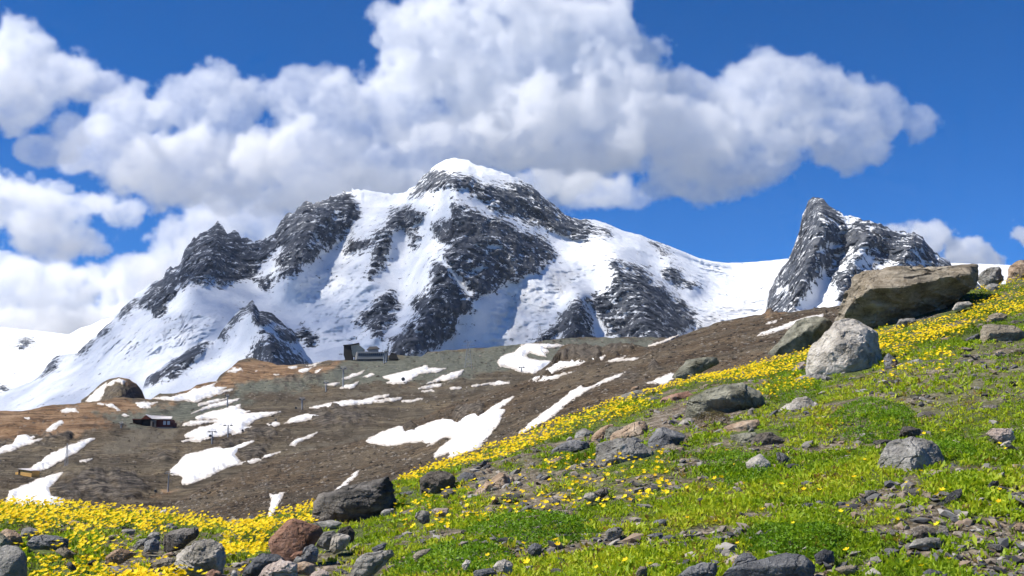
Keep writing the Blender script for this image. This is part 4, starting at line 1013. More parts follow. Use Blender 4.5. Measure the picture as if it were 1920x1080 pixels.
for f, k, pl in [(RF, 'grey', ((1081, 462), (1140, 441), (1219, 451), (1204, 479), (1108, 484))), (RF, 'grey', ((1316, 502), (1368, 470), (1434, 486), (1446, 523), (1380, 540))), (RF, 'slate', ((1296, 622), (1306, 556), (1390, 519), (1441, 558), (1424, 606), (1350, 626))),
        (RF, 'grey', ((1196, 582), (1258, 536), (1336, 526), (1304, 574), (1220, 604))), (RF, 'slate', ((596, 762), (620, 731), (662, 756), (694, 788), (640, 799))), (RF, 'slate', ((1480, 450), (1500, 400), (1560, 400), (1560, 440))), (RF, 'brown', ((940, 525), (1000, 495), (1080, 495), (1040, 525))), (RF, 'dark', ((780, 750), (850, 715), (870, 730), (830, 765)))]:
    rock(k, f(*pl))
rock('grey', RG((789, 342), (846, 286), (918, 245), (1000, 208), (1082, 198), (1165, 219), (1176, 258), (1236, 330), (1257, 382), (1277, 434), (1180, 456), (1060, 477), (988, 466), (898, 436), (814, 405)),
     'large angular grey boulder with dark right face in green meadow', rg(RG, (1090, 285, .34), (960, 330, .25), (1040, 440, .40), (1000, 390, .32), (880, 380, .2)), 'angular grey boulder', 20, 0.8, 5, 0.008, 'boulder')
rock('slate', RG((-200, 1090), (-100, 1030), (0, 1005), (100, 973), (240, 952), (372, 957), (416, 996), (427, 1060), (404, 1120), (-150, 1120)), 'broad flat grey slab at the bottom edge', rg(RG, (100, 1040, .2), (380, 1010, .2), (250, 1080, .25)), 'broad bottom slab', 20, 0.6, 4, name='boulder')
rock('slate', RH((1134, 955), (1198, 915), (1300, 883), (1402, 873), (1436, 898), (1404, 955), (1340, 1000), (1134, 1000)), 'dark slate slab left of the broad bottom slab', None, 'left bottom slab', 18)
rock('pink', RG((1516, 180), (1558, 146), (1640, 150), (1684, 167), (1695, 212), (1620, 235), (1557, 208)), 'pinkish grey stone near the right edge beside shrub', None, 'pinkish grey stone')
for f, k, pl in [(RG, 'slate', ((426, 952), (490, 910), (549, 926), (555, 968), (490, 990), (438, 984))), (RG, 'dark', ((1021, 832), (1058, 785), (1140, 770), (1190, 787), (1174, 845), (1080, 855))), (RG, 'grey', ((1026, 882), (1058, 851), (1150, 846), (1244, 841), (1256, 878), (1150, 890))),
        (RG, 'slate', ((1441, 642), (1500, 610), (1565, 616), (1565, 649), (1480, 660))), (RG, 'slate', ((1271, 402), (1300, 365), (1356, 398), (1344, 429), (1288, 424))), (RG, 'pink', ((1286, 242), (1310, 216), (1365, 238), (1354, 259))), (RG, 'dark', ((956, 187), (988, 135), (1042, 135), (1101, 158), (1084, 190))),
        (RG, 'dark', ((801, 237), (858, 210), (925, 221), (894, 260), (828, 260))), (RG, 'dark', ((1066, 82), (1088, 41), (1150, 40), (1235, 62), (1184, 85))), (RG, 'dark', ((1470, 52), (1500, 6), (1560, -4), (1625, 17), (1604, 54), (1520, 60))), (RG, 'slate', ((346, 642), (368, 616), (424, 626), (425, 663), (358, 669))),
        (RG, 'brown', ((566, 1042), (608, 1016), (704, 1016), (684, 1049), (600, 1059))), (RG, 'tan', ((1676, 772), (1718, 741), (1800, 754), (1806, 804), (1720, 804))), (RG, 'slate', ((1106, 1062), (1158, 1036), (1245, 1056), (1235, 1085), (1120, 1094))), (RH, 'slate', ((1516, 882), (1558, 825), (1640, 809), (1706, 832), (1664, 885), (1560, 905))),
        (RH, 'grey', ((646, 662), (678, 631), (740, 615), (775, 638), (734, 684), (668, 695))), (RH, 'slate', ((106, 772), (148, 731), (204, 746), (205, 793), (150, 815), (118, 804))), (RH, 'slate', ((971, 592), (1000, 571), (1063, 576), (1075, 608), (1000, 619))), (RH, 'slate', ((941, 682), (1000, 661), (1054, 667), (1044, 694))), (RH, 'brown', ((846, 942), (888, 891), (934, 896), (935, 943), (868, 960)))]:
    rock(k, f(*pl))

# ------------------------------------------------------------------ low plants
def mat_leaf(name, lo, mid, hi, trans=0.35):
    t = NT(name)
    f = t.attr('tint')
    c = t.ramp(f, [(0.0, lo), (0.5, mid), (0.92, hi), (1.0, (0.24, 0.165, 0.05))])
    d = t.n('ShaderNodeBsdfPrincipled', {'Base Color': c, 'Roughness': 0.55, 'Specular IOR Level': 0.3})
    tr = t.n('ShaderNodeBsdfTranslucent', {'Color': t.mix(0.5, c, t.mix(1.0, c, (1.6, 1.5, 0.5), 'MULTIPLY'))})
    mx = t.n('ShaderNodeMixShader', {0: trans, 1: d.outputs[0], 2: tr.outputs[0]})
    t.t.links.new(mx.outputs[0], t.out.inputs['Surface'])
    return t.m
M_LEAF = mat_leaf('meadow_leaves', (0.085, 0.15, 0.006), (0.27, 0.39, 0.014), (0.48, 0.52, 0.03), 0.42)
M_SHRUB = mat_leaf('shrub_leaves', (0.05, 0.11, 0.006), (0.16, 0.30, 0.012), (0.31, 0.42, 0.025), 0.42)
M_DRY = mat_leaf('dry_moss', (0.05, 0.04, 0.02), (0.12, 0.095, 0.04), (0.16, 0.15, 0.05), 0.2)

def leaves(base, dirs, length, width, rng, bend=0.35):
    """one quad per leaf: (N,3) bases, (N,3) unit directions"""
    n = len(base)
    side = np.cross(dirs, rng.normal(size=(n, 3)))
    side /= np.linalg.norm(side, axis=1, keepdims=True) + 1e-9
    mid = base + dirs * (length * 0.55)[:, None]
    tip = base + dirs * length[:, None]
    tip[:, 2] -= length * bend * rng.uniform(0, 1, n)
    V = np.stack([base, mid - side * width[:, None] * 0.5, tip, mid + side * width[:, None] * 0.5], 1).reshape(-1, 3)
    F = np.arange(4 * n).reshape(n, 4)
    return V, F

def rock_clear(u, v):
    keep = np.ones(u.shape, bool)
    for r in ROCKS:
        keep &= (((u - r['c'][0]) / (0.44 * r['w'])) ** 2 + ((v - r['c'][1] - 0.12 * r['h']) / (0.36 * r['h'])) ** 2) > 1
    return keep

rg1 = np.random.default_rng(11)
def scatter(n, u0=-160, u1=2080, vmax=1135, beyond=0.0):
    if beyond:                                    # the meadow goes on, a little thinner, outside the picture
        a = scatter(n, u0, u1, vmax)
        m = int(n * beyond)
        u = rg1.uniform(-640, 2520, m); v = rg1.uniform(300, 1420, m)
        k = (v > tab(u, crest_F)) & ((u < u0) | (u > u1) | (v > vmax))
        return np.concatenate([a[0], u[k]]), np.concatenate([a[1], v[k]])
    u = rg1.uniform(u0, u1, n)
    vc = tab(u, crest_F)
    v = vc + (vmax - vc) * rg1.uniform(0, 1, n)
    w = (vmax - vc) / 600.0                       # even density over the picture plane
    k = rg1.uniform(0, 1, n) < w
    return u[k], v[k]

# --- leafy ground cover, far too many leaves to count
u, v = scatter(112000, beyond=0.75)
bm_ = bare_map(u, v); fl = zone(u, v, FLOWER, 8)
dens = np.clip((1 - bm_) ** 1.6 * 0.95 + 0.03, 0, 1); dens = np.maximum(dens, 0.7 * np.clip(fl, 0, 1))
k = (rg1.uniform(0, 1, len(u)) < dens) & rock_clear(u, v)
u, v, fl = u[k], v[k], fl[k]
tp = P_F(u, v)
nt = len(u); per = 6
q = tp * np.array([1, 1, 0])
lush = fbm(q / 0.6, 3, 0.5, seed=61)
hue = np.clip(0.5 + 0.85 * fbm(q / 0.8, 4, 0.6, seed=62) + rg1.normal(0, 0.13, nt), 0, 0.95)
dry = rg1.uniform(0, 1, nt) < 0.05 + 0.16 * smooth(fbm(q / 1.1, 3, 0.5, seed=63), 0.25, 0.5)
hue[dry] = 1.0
size = (0.034 + 0.018 * lush) * rg1.uniform(0.7, 1.35, nt) * np.where(tp[:, 1] > 9, 1.15, 1.0)
B = np.repeat(tp, per, 0) + rg1.normal(0, 0.011, (nt * per, 3)) * np.array([1, 1, 0.2])
az = rg1.uniform(0, 2 * np.pi, nt * per); el = rg1.uniform(0.45, 1.35, nt * per)
D = np.stack([np.cos(az) * np.cos(el), np.sin(az) * np.cos(el), np.sin(el)], -1)
Ls = np.repeat(size, per) * rg1.uniform(0.6, 1.3, nt * per)
V, F = leaves(B, D, Ls, Ls * rg1.uniform(0.18, 0.36, nt * per), rg1)
tint = np.repeat(np.clip(np.repeat(hue, per) + rg1.normal(0, 0.06, nt * per), 0, 1), 4)
o = link(bpy.data.objects.new('ground_cover', mesh_np('ground_cover', V, F, M_LEAF, False, {'tint': tint})))
tag(o, 'short bright green leaves covering the foreground meadow', 'ground cover', kind='stuff')

# --- yellow flowers
def mat_petal():
    t = NT('yellow_petals'); p = t.coord('Object')
    c = t.ramp(t.attr('tint'), [(0.0, (0.74, 0.45, 0.005)), (0.5, (0.88, 0.64, 0.008)), (1.0, (0.91, 0.75, 0.02))])
    d = t.n('ShaderNodeBsdfPrincipled', {'Base Color': c, 'Roughness': 0.6, 'Specular IOR Level': 0.2})
    tr = t.n('ShaderNodeBsdfTranslucent', {'Color': c})
    mx = t.n('ShaderNodeMixShader', {0: 0.35, 1: d.outputs[0], 2: tr.outputs[0]})
    t.t.links.new(mx.outputs[0], t.out.inputs['Surface'])
    return t.m
M_PETAL = mat_petal()
M_STEM = mat_leaf('flower_stems', (0.05, 0.085, 0.01), (0.09, 0.14, 0.015), (0.12, 0.17, 0.02), 0.2)

def flower_shape(r):
    """five cupped petals round a raised centre, in local units of radius 1: vertices, triangles"""
    V = [(0, 0, -0.12)]; F = []
    for i in range(5):
        a = i * 2 * math.pi / 5
        w = 0.66
        ring = [(0.55, a - w, 0.10), (0.98, a - w * 0.55, 0.34), (1.05, a, 0.36), (0.98, a + w * 0.55, 0.34), (0.55, a + w, 0.10)]
        i0 = len(V)
        V += [(R * math.cos(t), R * math.sin(t), z + r.normal(0, 0.05)) for R, t, z in ring]
        F += [(0, i0 + j, i0 + j + 1) for j in range(4)]
    return np.array(V), np.array(F)
FL_SHAPES = [flower_shape(np.random.default_rng(i)) for i in range(6)]

u, v = scatter(270000, beyond=0.5)
fz = zone(u, v, FLOWER, 6)
clump = 0.25 + 0.95 * smooth(fbm(unproj(u, v, depth_F(u, v)) * np.array([1, 1, 0]) / 0.22, 3, 0.6, seed=77), -0.25, 0.3)
k = (rg1.uniform(0, 1, len(u)) < fz * clump) & rock_clear(u, v)
u, v = u[k], v[k]
fp = P_F(u, v)
nfl = len(u)
stem_h = rg1.uniform(0.035, 0.085, nfl)
rad = rg1.uniform(0.0085, 0.0155, nfl)
tilt = rg1.normal(0, 0.38, (nfl, 2)) + np.array([-0.15, -0.35])
nrm = np.stack([tilt[:, 0], tilt[:, 1], np.ones(nfl)], -1); nrm /= np.linalg.norm(nrm, axis=1, keepdims=True)
head = fp + np.stack([tilt[:, 0] * stem_h * 0.3, tilt[:, 1] * stem_h * 0.3, stem_h], -1)
app = rad / fp[:, 1] * (0.5 + 0.5 * (fp[:, 1] < 9.5)) * (1 + 1e-3 * (v > 1075) * -900)
order = np.argsort(-app)
single = set(order[:280].tolist())
def frame(n):
    a = np.cross(n, [0.3, 0.9, 0.1]); a /= np.linalg.norm(a); b = np.cross(n, a)
    return np.stack([a, b, n], -1)
Vs, Fs, Ts = [], [], []; SV, SF = [], []
nv = 0; sv = 0
fl_me = {}
def stem_geo(p0, p1, w):
    s = np.array([w, 0, 0]); s2 = np.array([0, w, 0])
    return np.array([p0 - s, p0 + s, p0 + s2 * 1.7, p1]), np.array([(0, 1, 3), (1, 2, 3), (2, 0, 3)])
for i in range(nfl):
    shp = i % 6
    V0, F0 = FL_SHAPES[shp]
    if i in single:
        if shp not in fl_me:
            hv = V0 * 0.017 + np.array([0, 0, 0.075])
            s0, f0 = stem_geo(np.array([0, 0, -0.01]), np.array([0.0, 0, 0.074]), 0.0016)
            fl_me[shp] = (mesh_np('petals', hv, F0, M_PETAL, True, {'tint': np.full(len(hv), 0.3 + 0.12 * shp)}), mesh_np('stem', s0, f0, M_STEM, True, {'tint': np.full(4, 0.5)}))
        root = link(bpy.data.objects.new('yellow_flower', None))
        root.empty_display_size = 0.02
        root.location = fp[i]
        root.rotation_euler = (-tilt[i, 1] * 0.7, tilt[i, 0] * 0.7, rg1.uniform(0, 6.28))
        root.scale = (rad[i] / 0.017,) * 3
        tag(root, 'single yellow alpine flower on a short stem, one of the nearest in the meadow', 'flower', 'yellow flowers nearest the camera')
        link(bpy.data.objects.new('petals', fl_me[shp][0]), root)
        link(bpy.data.objects.new('stem', fl_me[shp][1]), root)
        continue
    M = frame(nrm[i]); a = rg1.uniform(0, 6.28)
    R = np.array([[math.cos(a), -math.sin(a), 0], [math.sin(a), math.cos(a), 0], [0, 0, 1]])
    Vs.append((V0 @ R.T @ M.T) * rad[i] + head[i]); Fs.append(F0 + nv); nv += len(V0)
    Ts.append(np.full(len(V0), np.clip(rg1.normal(0.5, 0.25), 0, 1)))
    s0, f0 = stem_geo(fp[i], head[i] - nrm[i] * rad[i] * 0.1, 0.0015)
    SV.append(s0); SF.append(f0 + sv); sv += 4
froot = link(bpy.data.objects.new('flower_carpet', mesh_np('flower_carpet', np.concatenate(Vs), np.concatenate(Fs), M_PETAL, True, {'tint': np.concatenate(Ts)})))
tag(froot, 'dense carpet of yellow flowers along the crest of the meadow', 'flowers', kind='stuff')
o = link(bpy.data.objects.new('stems', mesh_np('stems', np.concatenate(SV), np.concatenate(SF), M_STEM, True, {'tint': np.full(sv, 0.5)})), froot)
o['kind'] = 'stuff'

# --- gravel, too small and too many to count
GV, GF = ICO[1]
def pebble(n, u, v, smin, smax, mats, name, label, thr, P=None):
    P = P_F(u, v) if P is None else P
    n = len(u)
    Yd = P[:, 1]
    s = rg1.uniform(0, 1, n) ** 2.5 * (smax - smin) + smin
    sc = np.stack([s * rg1.uniform(0.8, 1.6, n), s * rg1.uniform(0.7, 1.3, n), s * rg1.uniform(0.3, 0.75, n)], -1)
    az = rg1.uniform(0, 6.28, n)
    V = GV[None] * (1 + rg1.uniform(-0.28, 0.28, (n, len(GV), 1)))
    V = V * sc[:, None]
    tl = rg1.normal(0, 0.35, n)
    ca, sa = np.cos(az)[:, None], np.sin(az)[:, None]
    x = V[..., 0] * ca - V[..., 1] * sa; y = V[..., 0] * sa + V[..., 1] * ca; z = V[..., 2] + tl[:, None] * x
    V = np.stack([x, y, z], -1) + P[:, None] + np.array([0, 0, 1]) * (sc[:, 2] * 0.3)[:, None, None]
    F = (GF[None] + (np.arange(n) * len(GV))[:, None, None]).reshape(-1, 3)
    tint = np.repeat(rg1.uniform(0, 1, n), len(GV))
    o = link(bpy.data.objects.new(name, mesh_np(name, V, F, mats, False, {'tint': tint})))
    tag(o, label, 'gravel', kind='stuff')
    return o
def mat_gravel(name, cols):
    t = NT(name); p = t.coord('Object')
    c = t.ramp(t.attr('tint'), [(i / (len(cols) - 1), c) for i, c in enumerate(cols)])
    c = t.mix(t.noise(p, 60.0, 4, 0.6), c, t.mix(1.0, c, (0.55, 0.55, 0.55), 'MULTIPLY'))
    t.pbr(c, 0.9, None, 0.2); return t.m
M_GRAVEL = mat_gravel('mixed_gravel', [(0.05, 0.05, 0.052), (0.10, 0.10, 0.105), (0.17, 0.165, 0.155), (0.24, 0.22, 0.19), (0.30, 0.22, 0.155), (0.40, 0.37, 0.33), (0.09, 0.085, 0.08)])
u, v = scatter(32000, beyond=0.8)
bm_ = bare_map(u, v)
k = rg1.uniform(0, 1, len(u)) < 0.05 + 0.5 * bm_ ** 1.3
u, v = u[k], v[k]
pebble(len(u), u, v, 0.006, 0.04, M_GRAVEL, 'gravel', 'loose gravel and chips of rock in the bare meadow soil', 0)

# --- loose stones one can pick out
stone_me = []
for i in range(14):
    r = np.random.default_rng(100 + i)
    pts = r.normal(size=(14, 3)) * np.array([1.0, 0.75, 0.42])
    P, F = rock_mesh(pts / 1.6, 2, 30, 1.4, i * 3.3, 0.02)
    kind = ['slate', 'grey', 'grey', 'pale', 'slate', 'brown', 'green', 'pink', 'slate', 'dark', 'grey', 'tan', 'pale', 'slate'][i]
    stone_me.append((mesh_np('stone', P, F, ROCKM[kind], False), kind))
u, v = scatter(2600, -60, 1980, 1075)
bm_ = bare_map(u, v)
k = (rg1.uniform(0, 1, len(u)) < 0.10 + 0.9 * bm_) & rock_clear(u, v) & (zone(u, v, FLOWER, 6) < 0.5)
u, v = u[k][:210], v[k][:210]
SP_ = P_F(u, v)
for i in range(len(u)):
    me, kind = stone_me[int(rg1.integers(0, 14))]
    o = link(bpy.data.objects.new('stone', me))
    px = 5 + 13 * rg1.uniform(0, 1) ** 1.8
    s = px * SP_[i, 1] / FPX
    o.location = SP_[i] + np.array([0, 0, s * 0.15])
    o.scale = (s * rg1.uniform(0.9, 1.4), s, s * rg1.uniform(0.8, 1.2))
    o.rotation_euler = (rg1.normal(0, 0.25), rg1.normal(0, 0.25), rg1.uniform(0, 6.28))
    word = {'slate': 'dark slate', 'grey': 'grey', 'pale': 'pale', 'brown': 'brown', 'green': 'greenish grey', 'pink': 'pinkish', 'dark': 'blackish', 'tan': 'tan'}[kind]
    tag(o, 'small loose %s stone lying in the meadow soil between the leaves' % word, 'stone', 'small loose %s stones in the meadow' % word)

# --- dwarf shrubs with glossy leaves
def shrub(u0, v0, ru, rv, hgt, n, label, seed, mat=None, name='dwarf_shrub', leaf=0.016, cat='shrub'):
    r = np.random.default_rng(seed)
    a = r.uniform(0, 6.28, n); rr = np.sqrt(r.uniform(0, 1, n))
    uu, vv = u0 + ru * rr * np.cos(a), v0 + rv * rr * np.sin(a)
    vv = np.maximum(vv, tab(uu, crest_F) + 2)
    P = P_F(uu, vv)
    q = P * np.array([1, 1, 0])
    lump = 0.55 + 0.75 * fbm(q / 0.16, 3, 0.5, seed=seed)
    hh = hgt * np.clip(1 - rr ** 2.2, 0.05, 1) * np.clip(lump, 0.1, 1.3)
    z = hh * r.uniform(0.25, 1, n) ** 0.6
    B = P + np.stack([r.normal(0, 0.006, n), r.normal(0, 0.006, n), z], -1)
    az = r.uniform(0, 6.28, n); el = r.uniform(-0.1, 1.2, n)
    D = np.stack([np.cos(az) * np.cos(el), np.sin(az) * np.cos(el), np.sin(el)], -1)
    Ls = leaf * r.uniform(0.7, 1.4, n)
    V, F = leaves(B, D, Ls, Ls * r.uniform(0.4, 0.62, n), r, 0.2)
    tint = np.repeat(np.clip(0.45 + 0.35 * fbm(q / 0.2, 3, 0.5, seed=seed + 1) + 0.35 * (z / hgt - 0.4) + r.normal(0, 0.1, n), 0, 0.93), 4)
    c = P_F(np.array([u0]), np.array([v0]))[0]
    root = link(bpy.data.objects.new(name, None)); root.location = c; root.empty_display_size = 0.1
    tag(root, label, cat)
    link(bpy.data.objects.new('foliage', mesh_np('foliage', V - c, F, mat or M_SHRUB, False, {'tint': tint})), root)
    ns = 60
    i = r.integers(0, n, ns)
    S = []; SFc = []
    for j, ii in enumerate(i):
        g, f = stem_geo(P[ii] + np.array([r.normal(0, .02), r.normal(0, .02), -0.01]) - c, B[ii] - c, 0.0025)
        S.append(g); SFc.append(f + 4 * j)
    link(bpy.data.objects.new('twigs', mesh_np('twigs', np.concatenate(S), np.concatenate(SFc), M_TWIG, True)), root)
M_TWIG = mat_plain = None
def mat_simple(name, col, rough=0.8, metal=0.0):
    t = NT(name); p = t.coord('Object')
    c = t.mix(t.noise(p, 3.0, 5, 0.6), col, tuple(x * 0.7 for x in col))
    t.pbr(c, rough, None, 0.3, Metallic=metal); return t.m
M_TWIG = mat_simple('brown_twigs', (0.09, 0.055, 0.03))
shrub(1640, 795, 85, 30, 0.14, 5200, 'large leafy green dwarf shrub above the angular grey boulder', 71)
shrub(1000, 985, 130, 34, 0.10, 7000, 'wide leafy green shrub mat at the lower middle', 72)
shrub(850, 1040, 120, 30, 0.09, 5500, 'leafy green shrub mat right of the long tapered rock', 73)
shrub(1785, 858, 55, 18, 0.11, 2200, 'small leafy shrub growing over the right of angular grey boulder', 74)
shrub(1490, 735, 55, 24, 0.15, 2600, 'bushy green shrub left of the pale rounded boulder', 75)
shrub(1500, 1010, 110, 28, 0.08, 5200, 'yellow green shrub mat above the broad bottom slab', 76)
shrub(1390, 880, 75, 28, 0.10, 3200, 'dark green shrub mat by the streaked whitish rock', 77)
shrub(1335, 795, 34, 20, 0.10, 2600, 'dry brownish moss cushion below the olive grey boulder', 78, M_DRY, 'moss_cushion', 0.010, 'moss')
shrub(1450, 690, 38, 16, 0.10, 1500, 'small green bush in the flower band left of pale boulder', 79)

# ------------------------------------------------------------------ labels for the rocks: colour, size and the nearest well-known neighbour
WORD = {'slate': 'dark slate', 'grey': 'grey', 'pale': 'pale', 'brown': 'brown', 'green': 'greenish grey', 'pink': 'pinkish', 'dark': 'blackish', 'tan': 'tan', 'red': 'rust red'}
marks = [r for r in ROCKS if r['short']]
used = set()
for r in ROCKS:
    if r['label']:
        lab = r['label']
    else:
        a = math.sqrt(r['w'] * r['h'])
        size = 'little' if a < 14 else 'small' if a < 22 else 'medium'
        flat = 'flat ' if r['w'] > 2.6 * r['h'] else ''
        near = sorted(marks, key=lambda m: math.hypot(m['c'][0] - r['c'][0], 1.6 * (m['c'][1] - r['c'][1])))
        lab = None
        for m in near[:4]:
            dx, dy = r['c'][0] - m['c'][0], r['c'][1] - m['c'][1]
            rel = ('right of' if dx > 0 else 'left of') if abs(dx) > 1.6 * abs(dy) else ('below' if dy > 0 else 'above')
            if abs(dx) <= 1.6 * abs(dy) and abs(dx) > 0.8 * abs(dy): rel += (' and right of' if dx > 0 else ' and left of')
            for dist in ('close ', ''):
                t = '%s %s%s stone %s%s the %s' % (size, flat, WORD[r['kind']], dist if dist and abs(dx) + abs(dy) < 70 else '', rel, m['short'])
                if t not in used and lab is None: lab = t
        lab = lab or '%s %s%s stone far from the %s' % (size, flat, WORD[r['kind']], near[0]['short'])
    used.add(lab)
    tag(r['o'], lab, 'boulder' if r['o'].name.startswith('boulder') else 'rock')

# ------------------------------------------------------------------ mountain station, huts, lift masts, cabins
def box_v(x0, x1, y0, y1, z0, z1):
    return [(x0, y0, z0), (x1, y0, z0), (x1, y1, z0), (x0, y1, z0), (x0, y0, z1), (x1, y0, z1), (x1, y1, z1), (x0, y1, z1)]
BF_ = [(0, 3, 2, 1), (4, 5, 6, 7), (0, 1, 5, 4), (1, 2, 6, 5), (2, 3, 7, 6), (3, 0, 4, 7)]
def part(name, parent, mat, boxes=(), verts=None, faces=None):
    V, F = [], []
    for b in boxes:
        i = len(V); V += box_v(*b); F += [tuple(i + j for j in f) for f in BF_]
    if verts is not None:
        i = len(V); V += list(verts); F += [tuple(i + j for j in f) for f in faces]
    me = bpy.data.meshes.new(name); me.from_pydata(V, [], F); me.materials.append(mat)
    bm = bmesh.new(); bm.from_mesh(me); bmesh.ops.recalc_face_normals(bm, faces=bm.faces); bm.to_mesh(me); bm.free()
    return link(bpy.data.objects.new(name, me), parent)
def thing(name, loc, label, cat, group=None, rz=0.0):
    o = link(bpy.data.objects.new(name, None)); o.location = loc; o.rotation_euler = (0, 0, rz); o.empty_display_size = 1.0
    return tag(o, label, cat, group)
def tube(p0, p1, r0, r1, n=8):
    p0, p1 = Vector(p0), Vector(p1)
    d = (p1 - p0).normalized(); a = d.orthogonal().normalized(); b = d.cross(a)
    V = [tuple(p + (a * math.cos(6.2832 * i / n) + b * math.sin(6.2832 * i / n)) * r) for p, r in ((p0, r0), (p1, r1)) for i in range(n)]
    F = [(i, (i + 1) % n, n + (i + 1) % n, n + i) for i in range(n)] + [tuple(range(n))[::-1], tuple(range(n, 2 * n))]
    return V, F
def tpart(name, parent, mat, tubes):
    V, F = [], []
    for t in tubes:
        v, f = tube(*t); i = len(V); V += v; F += [tuple(i + j for j in x) for x in f]
    me = bpy.data.meshes.new(name); me.from_pydata(V, [], F); me.materials.append(mat)
    return link(bpy.data.objects.new(name, me), parent)

C_WALL = mat_simple('cream_concrete', (0.50, 0.46, 0.36)); C_DARK = mat_simple('dark_cladding_and_shade', (0.035, 0.032, 0.03)); C_GREY = mat_simple('grey_metal_cladding', (0.24, 0.24, 0.235), 0.5)
C_GLASS = mat_simple('dark_window_glass', (0.03, 0.035, 0.045), 0.15); C_RED = mat_simple('red_stained_boards', (0.15, 0.045, 0.034)); C_WOOD = mat_simple('dark_brown_boards', (0.05, 0.028, 0.02))
C_WHITE = mat_simple('white_shutters', (0.75, 0.74, 0.72)); C_ROOF = mat_simple('pale_sheet_roof', (0.72, 0.66, 0.63), 0.5); C_YEL = mat_simple('yellow_pine_boards', (0.62, 0.36, 0.11)); C_STEEL = mat_simple('galvanised_steel', (0.30, 0.31, 0.32), 0.5, 0.3)
C_STONE = mat_simple('grey_stone_wall', (0.22, 0.19, 0.16)); C_CAB = mat_simple('dark_cabin_paint', (0.045, 0.05, 0.055), 0.35)

# cable car station on the hill top: metre grid with x to the right, y away
ys = float(LM.Y(np.array(690.0), np.array(677.0)))
base = unproj(645, 690, ys); m = ys / FPX
st = thing('mountain_station', base, 'cable car station with cream tower and long grey hall on the hilltop', 'building')
part('foundation', st, C_STONE, [(2 * m, 104 * m, 0, 14, -16 * m, 3 * m)])
part('tower_legs', st, C_DARK, [(1 * m, 5 * m, 0.5, 4, -4 * m, 26 * m), (9 * m, 13 * m, 1, 5, -4 * m, 22 * m)])
part('tower_front', st, C_DARK, verts=[(-1 * m, -1, 24 * m), (13 * m, -1, 22 * m), (16 * m, -1, 14 * m), (3 * m, -1, 14 * m), (-1 * m, 8, 42 * m), (13 * m, 8, 44 * m), (16 * m, 8, 14 * m), (3 * m, 8, 14 * m), (-1 * m, -1, 42 * m), (12 * m, -1, 42 * m)],
     faces=[(3, 2, 1, 0), (0, 1, 9, 8), (1, 2, 6, 5, 9), (8, 9, 5, 4), (3, 0, 8, 4, 7), (7, 4, 5, 6), (2, 3, 7, 6)])  # stands for the dark open front; its shade is put into the colour
part('tower_wall', st, C_WALL, verts=[(11.5 * m, -0.5, 42 * m), (26 * m, 0.5, 45 * m), (37 * m, 3, 36 * m), (28 * m, 1.5, 24 * m), (16 * m, 0, 22 * m), (11.5 * m, 12, 42 * m), (26 * m, 12, 45 * m), (37 * m, 12, 36 * m), (28 * m, 12, 24 * m), (16 * m, 12, 22 * m)],
     faces=[(0, 1, 2, 3, 4), (9, 8, 7, 6, 5), (0, 5, 6, 1), (1, 6, 7, 2), (2, 7, 8, 3), (3, 8, 9, 4), (4, 9, 5, 0)])
part('tower_roof', st, C_DARK, verts=[(-2 * m, -2, 41.6 * m), (12 * m, -2, 42.6 * m), (27 * m, -1, 46 * m), (26 * m, 13, 46.5 * m), (-2 * m, 13, 43 * m), (-2 * m, -2, 43.4 * m), (12 * m, -2, 44.4 * m), (27 * m, -1, 47.6 * m), (26 * m, 13, 48 * m), (-2 * m, 13, 45 * m)],
     faces=[(4, 3, 2, 1, 0), (5, 6, 7, 8, 9), (0, 1, 6, 5), (1, 2, 7, 6), (2, 3, 8, 7), (3, 4, 9, 8), (4, 0, 5, 9)])
hall = part('hall', st, C_GREY, verts=[(18 * m, 2, 14 * m), (24 * m, -3, 16 * m), (76 * m, -3, 17 * m), (80 * m, 4, 17 * m), (80 * m, 14, 17 * m), (18 * m, 14, 14 * m), (20 * m, 2, 26 * m), (25 * m, -3, 31 * m), (76 * m, -3, 30 * m), (80 * m, 4, 30 * m), (80 * m, 14, 32 * m), (20 * m, 14, 33 * m)],
     faces=[(5, 4, 3, 2, 1, 0), (6, 7, 8, 9, 10, 11), (0, 1, 7, 6), (1, 2, 8, 7), (2, 3, 9, 8), (3, 4, 10, 9), (4, 5, 11, 10), (5, 0, 6, 11)])
for i in range(13):
    x = 27 * m + i * 3.8 * m
    part('window', hall, C_GLASS, [(x, x + 3.0 * m, -3.25, -2.9, 22.5 * m, 27.5 * m)])
part('lower_storey', st, C_STONE, [(22 * m, 74 * m, -1.5, 10, 2 * m, 15.5 * m)])
for i in range(9):
    x = 26 * m + i * 5.2 * m
    part('pillar', st, C_GREY, [(x, x + 0.9 * m, -2.4, -1.52, 2 * m, 15.5 * m)])
part('upper_cabin', st, C_GREY, [(44 * m, 62 * m, 4, 12, 30.5 * m, 38 * m)])
part('upper_cabin_roof', st, C_STONE, verts=[(41 * m, 3, 35 * m), (47 * m, 3, 41 * m), (60 * m, 3, 41.5 * m), (65 * m, 3, 37.8 * m), (41 * m, 13, 35 * m), (47 * m, 13, 41 * m), (60 * m, 13, 41.5 * m), (65 * m, 13, 37.8 * m)],
     faces=[(0, 3, 2, 1), (4, 5, 6, 7), (0, 1, 5, 4), (1, 2, 6, 5), (2, 3, 7, 6), (3, 0, 4, 7)])
part('dark_shed', st, C_DARK, verts=[(83 * m, -2, 17 * m), (102 * m, -2, 16 * m), (97 * m, -2, 27 * m), (88 * m, -2, 29 * m), (83 * m, 10, 17 * m), (102 * m, 10, 16 * m), (97 * m, 10, 27 * m), (88 * m, 10, 29 * m)],
     faces=[(0, 1, 2, 3), (7, 6, 5, 4), (0, 4, 5, 1), (1, 5, 6, 2), (2, 6, 7, 3), (3, 7, 4, 0)])
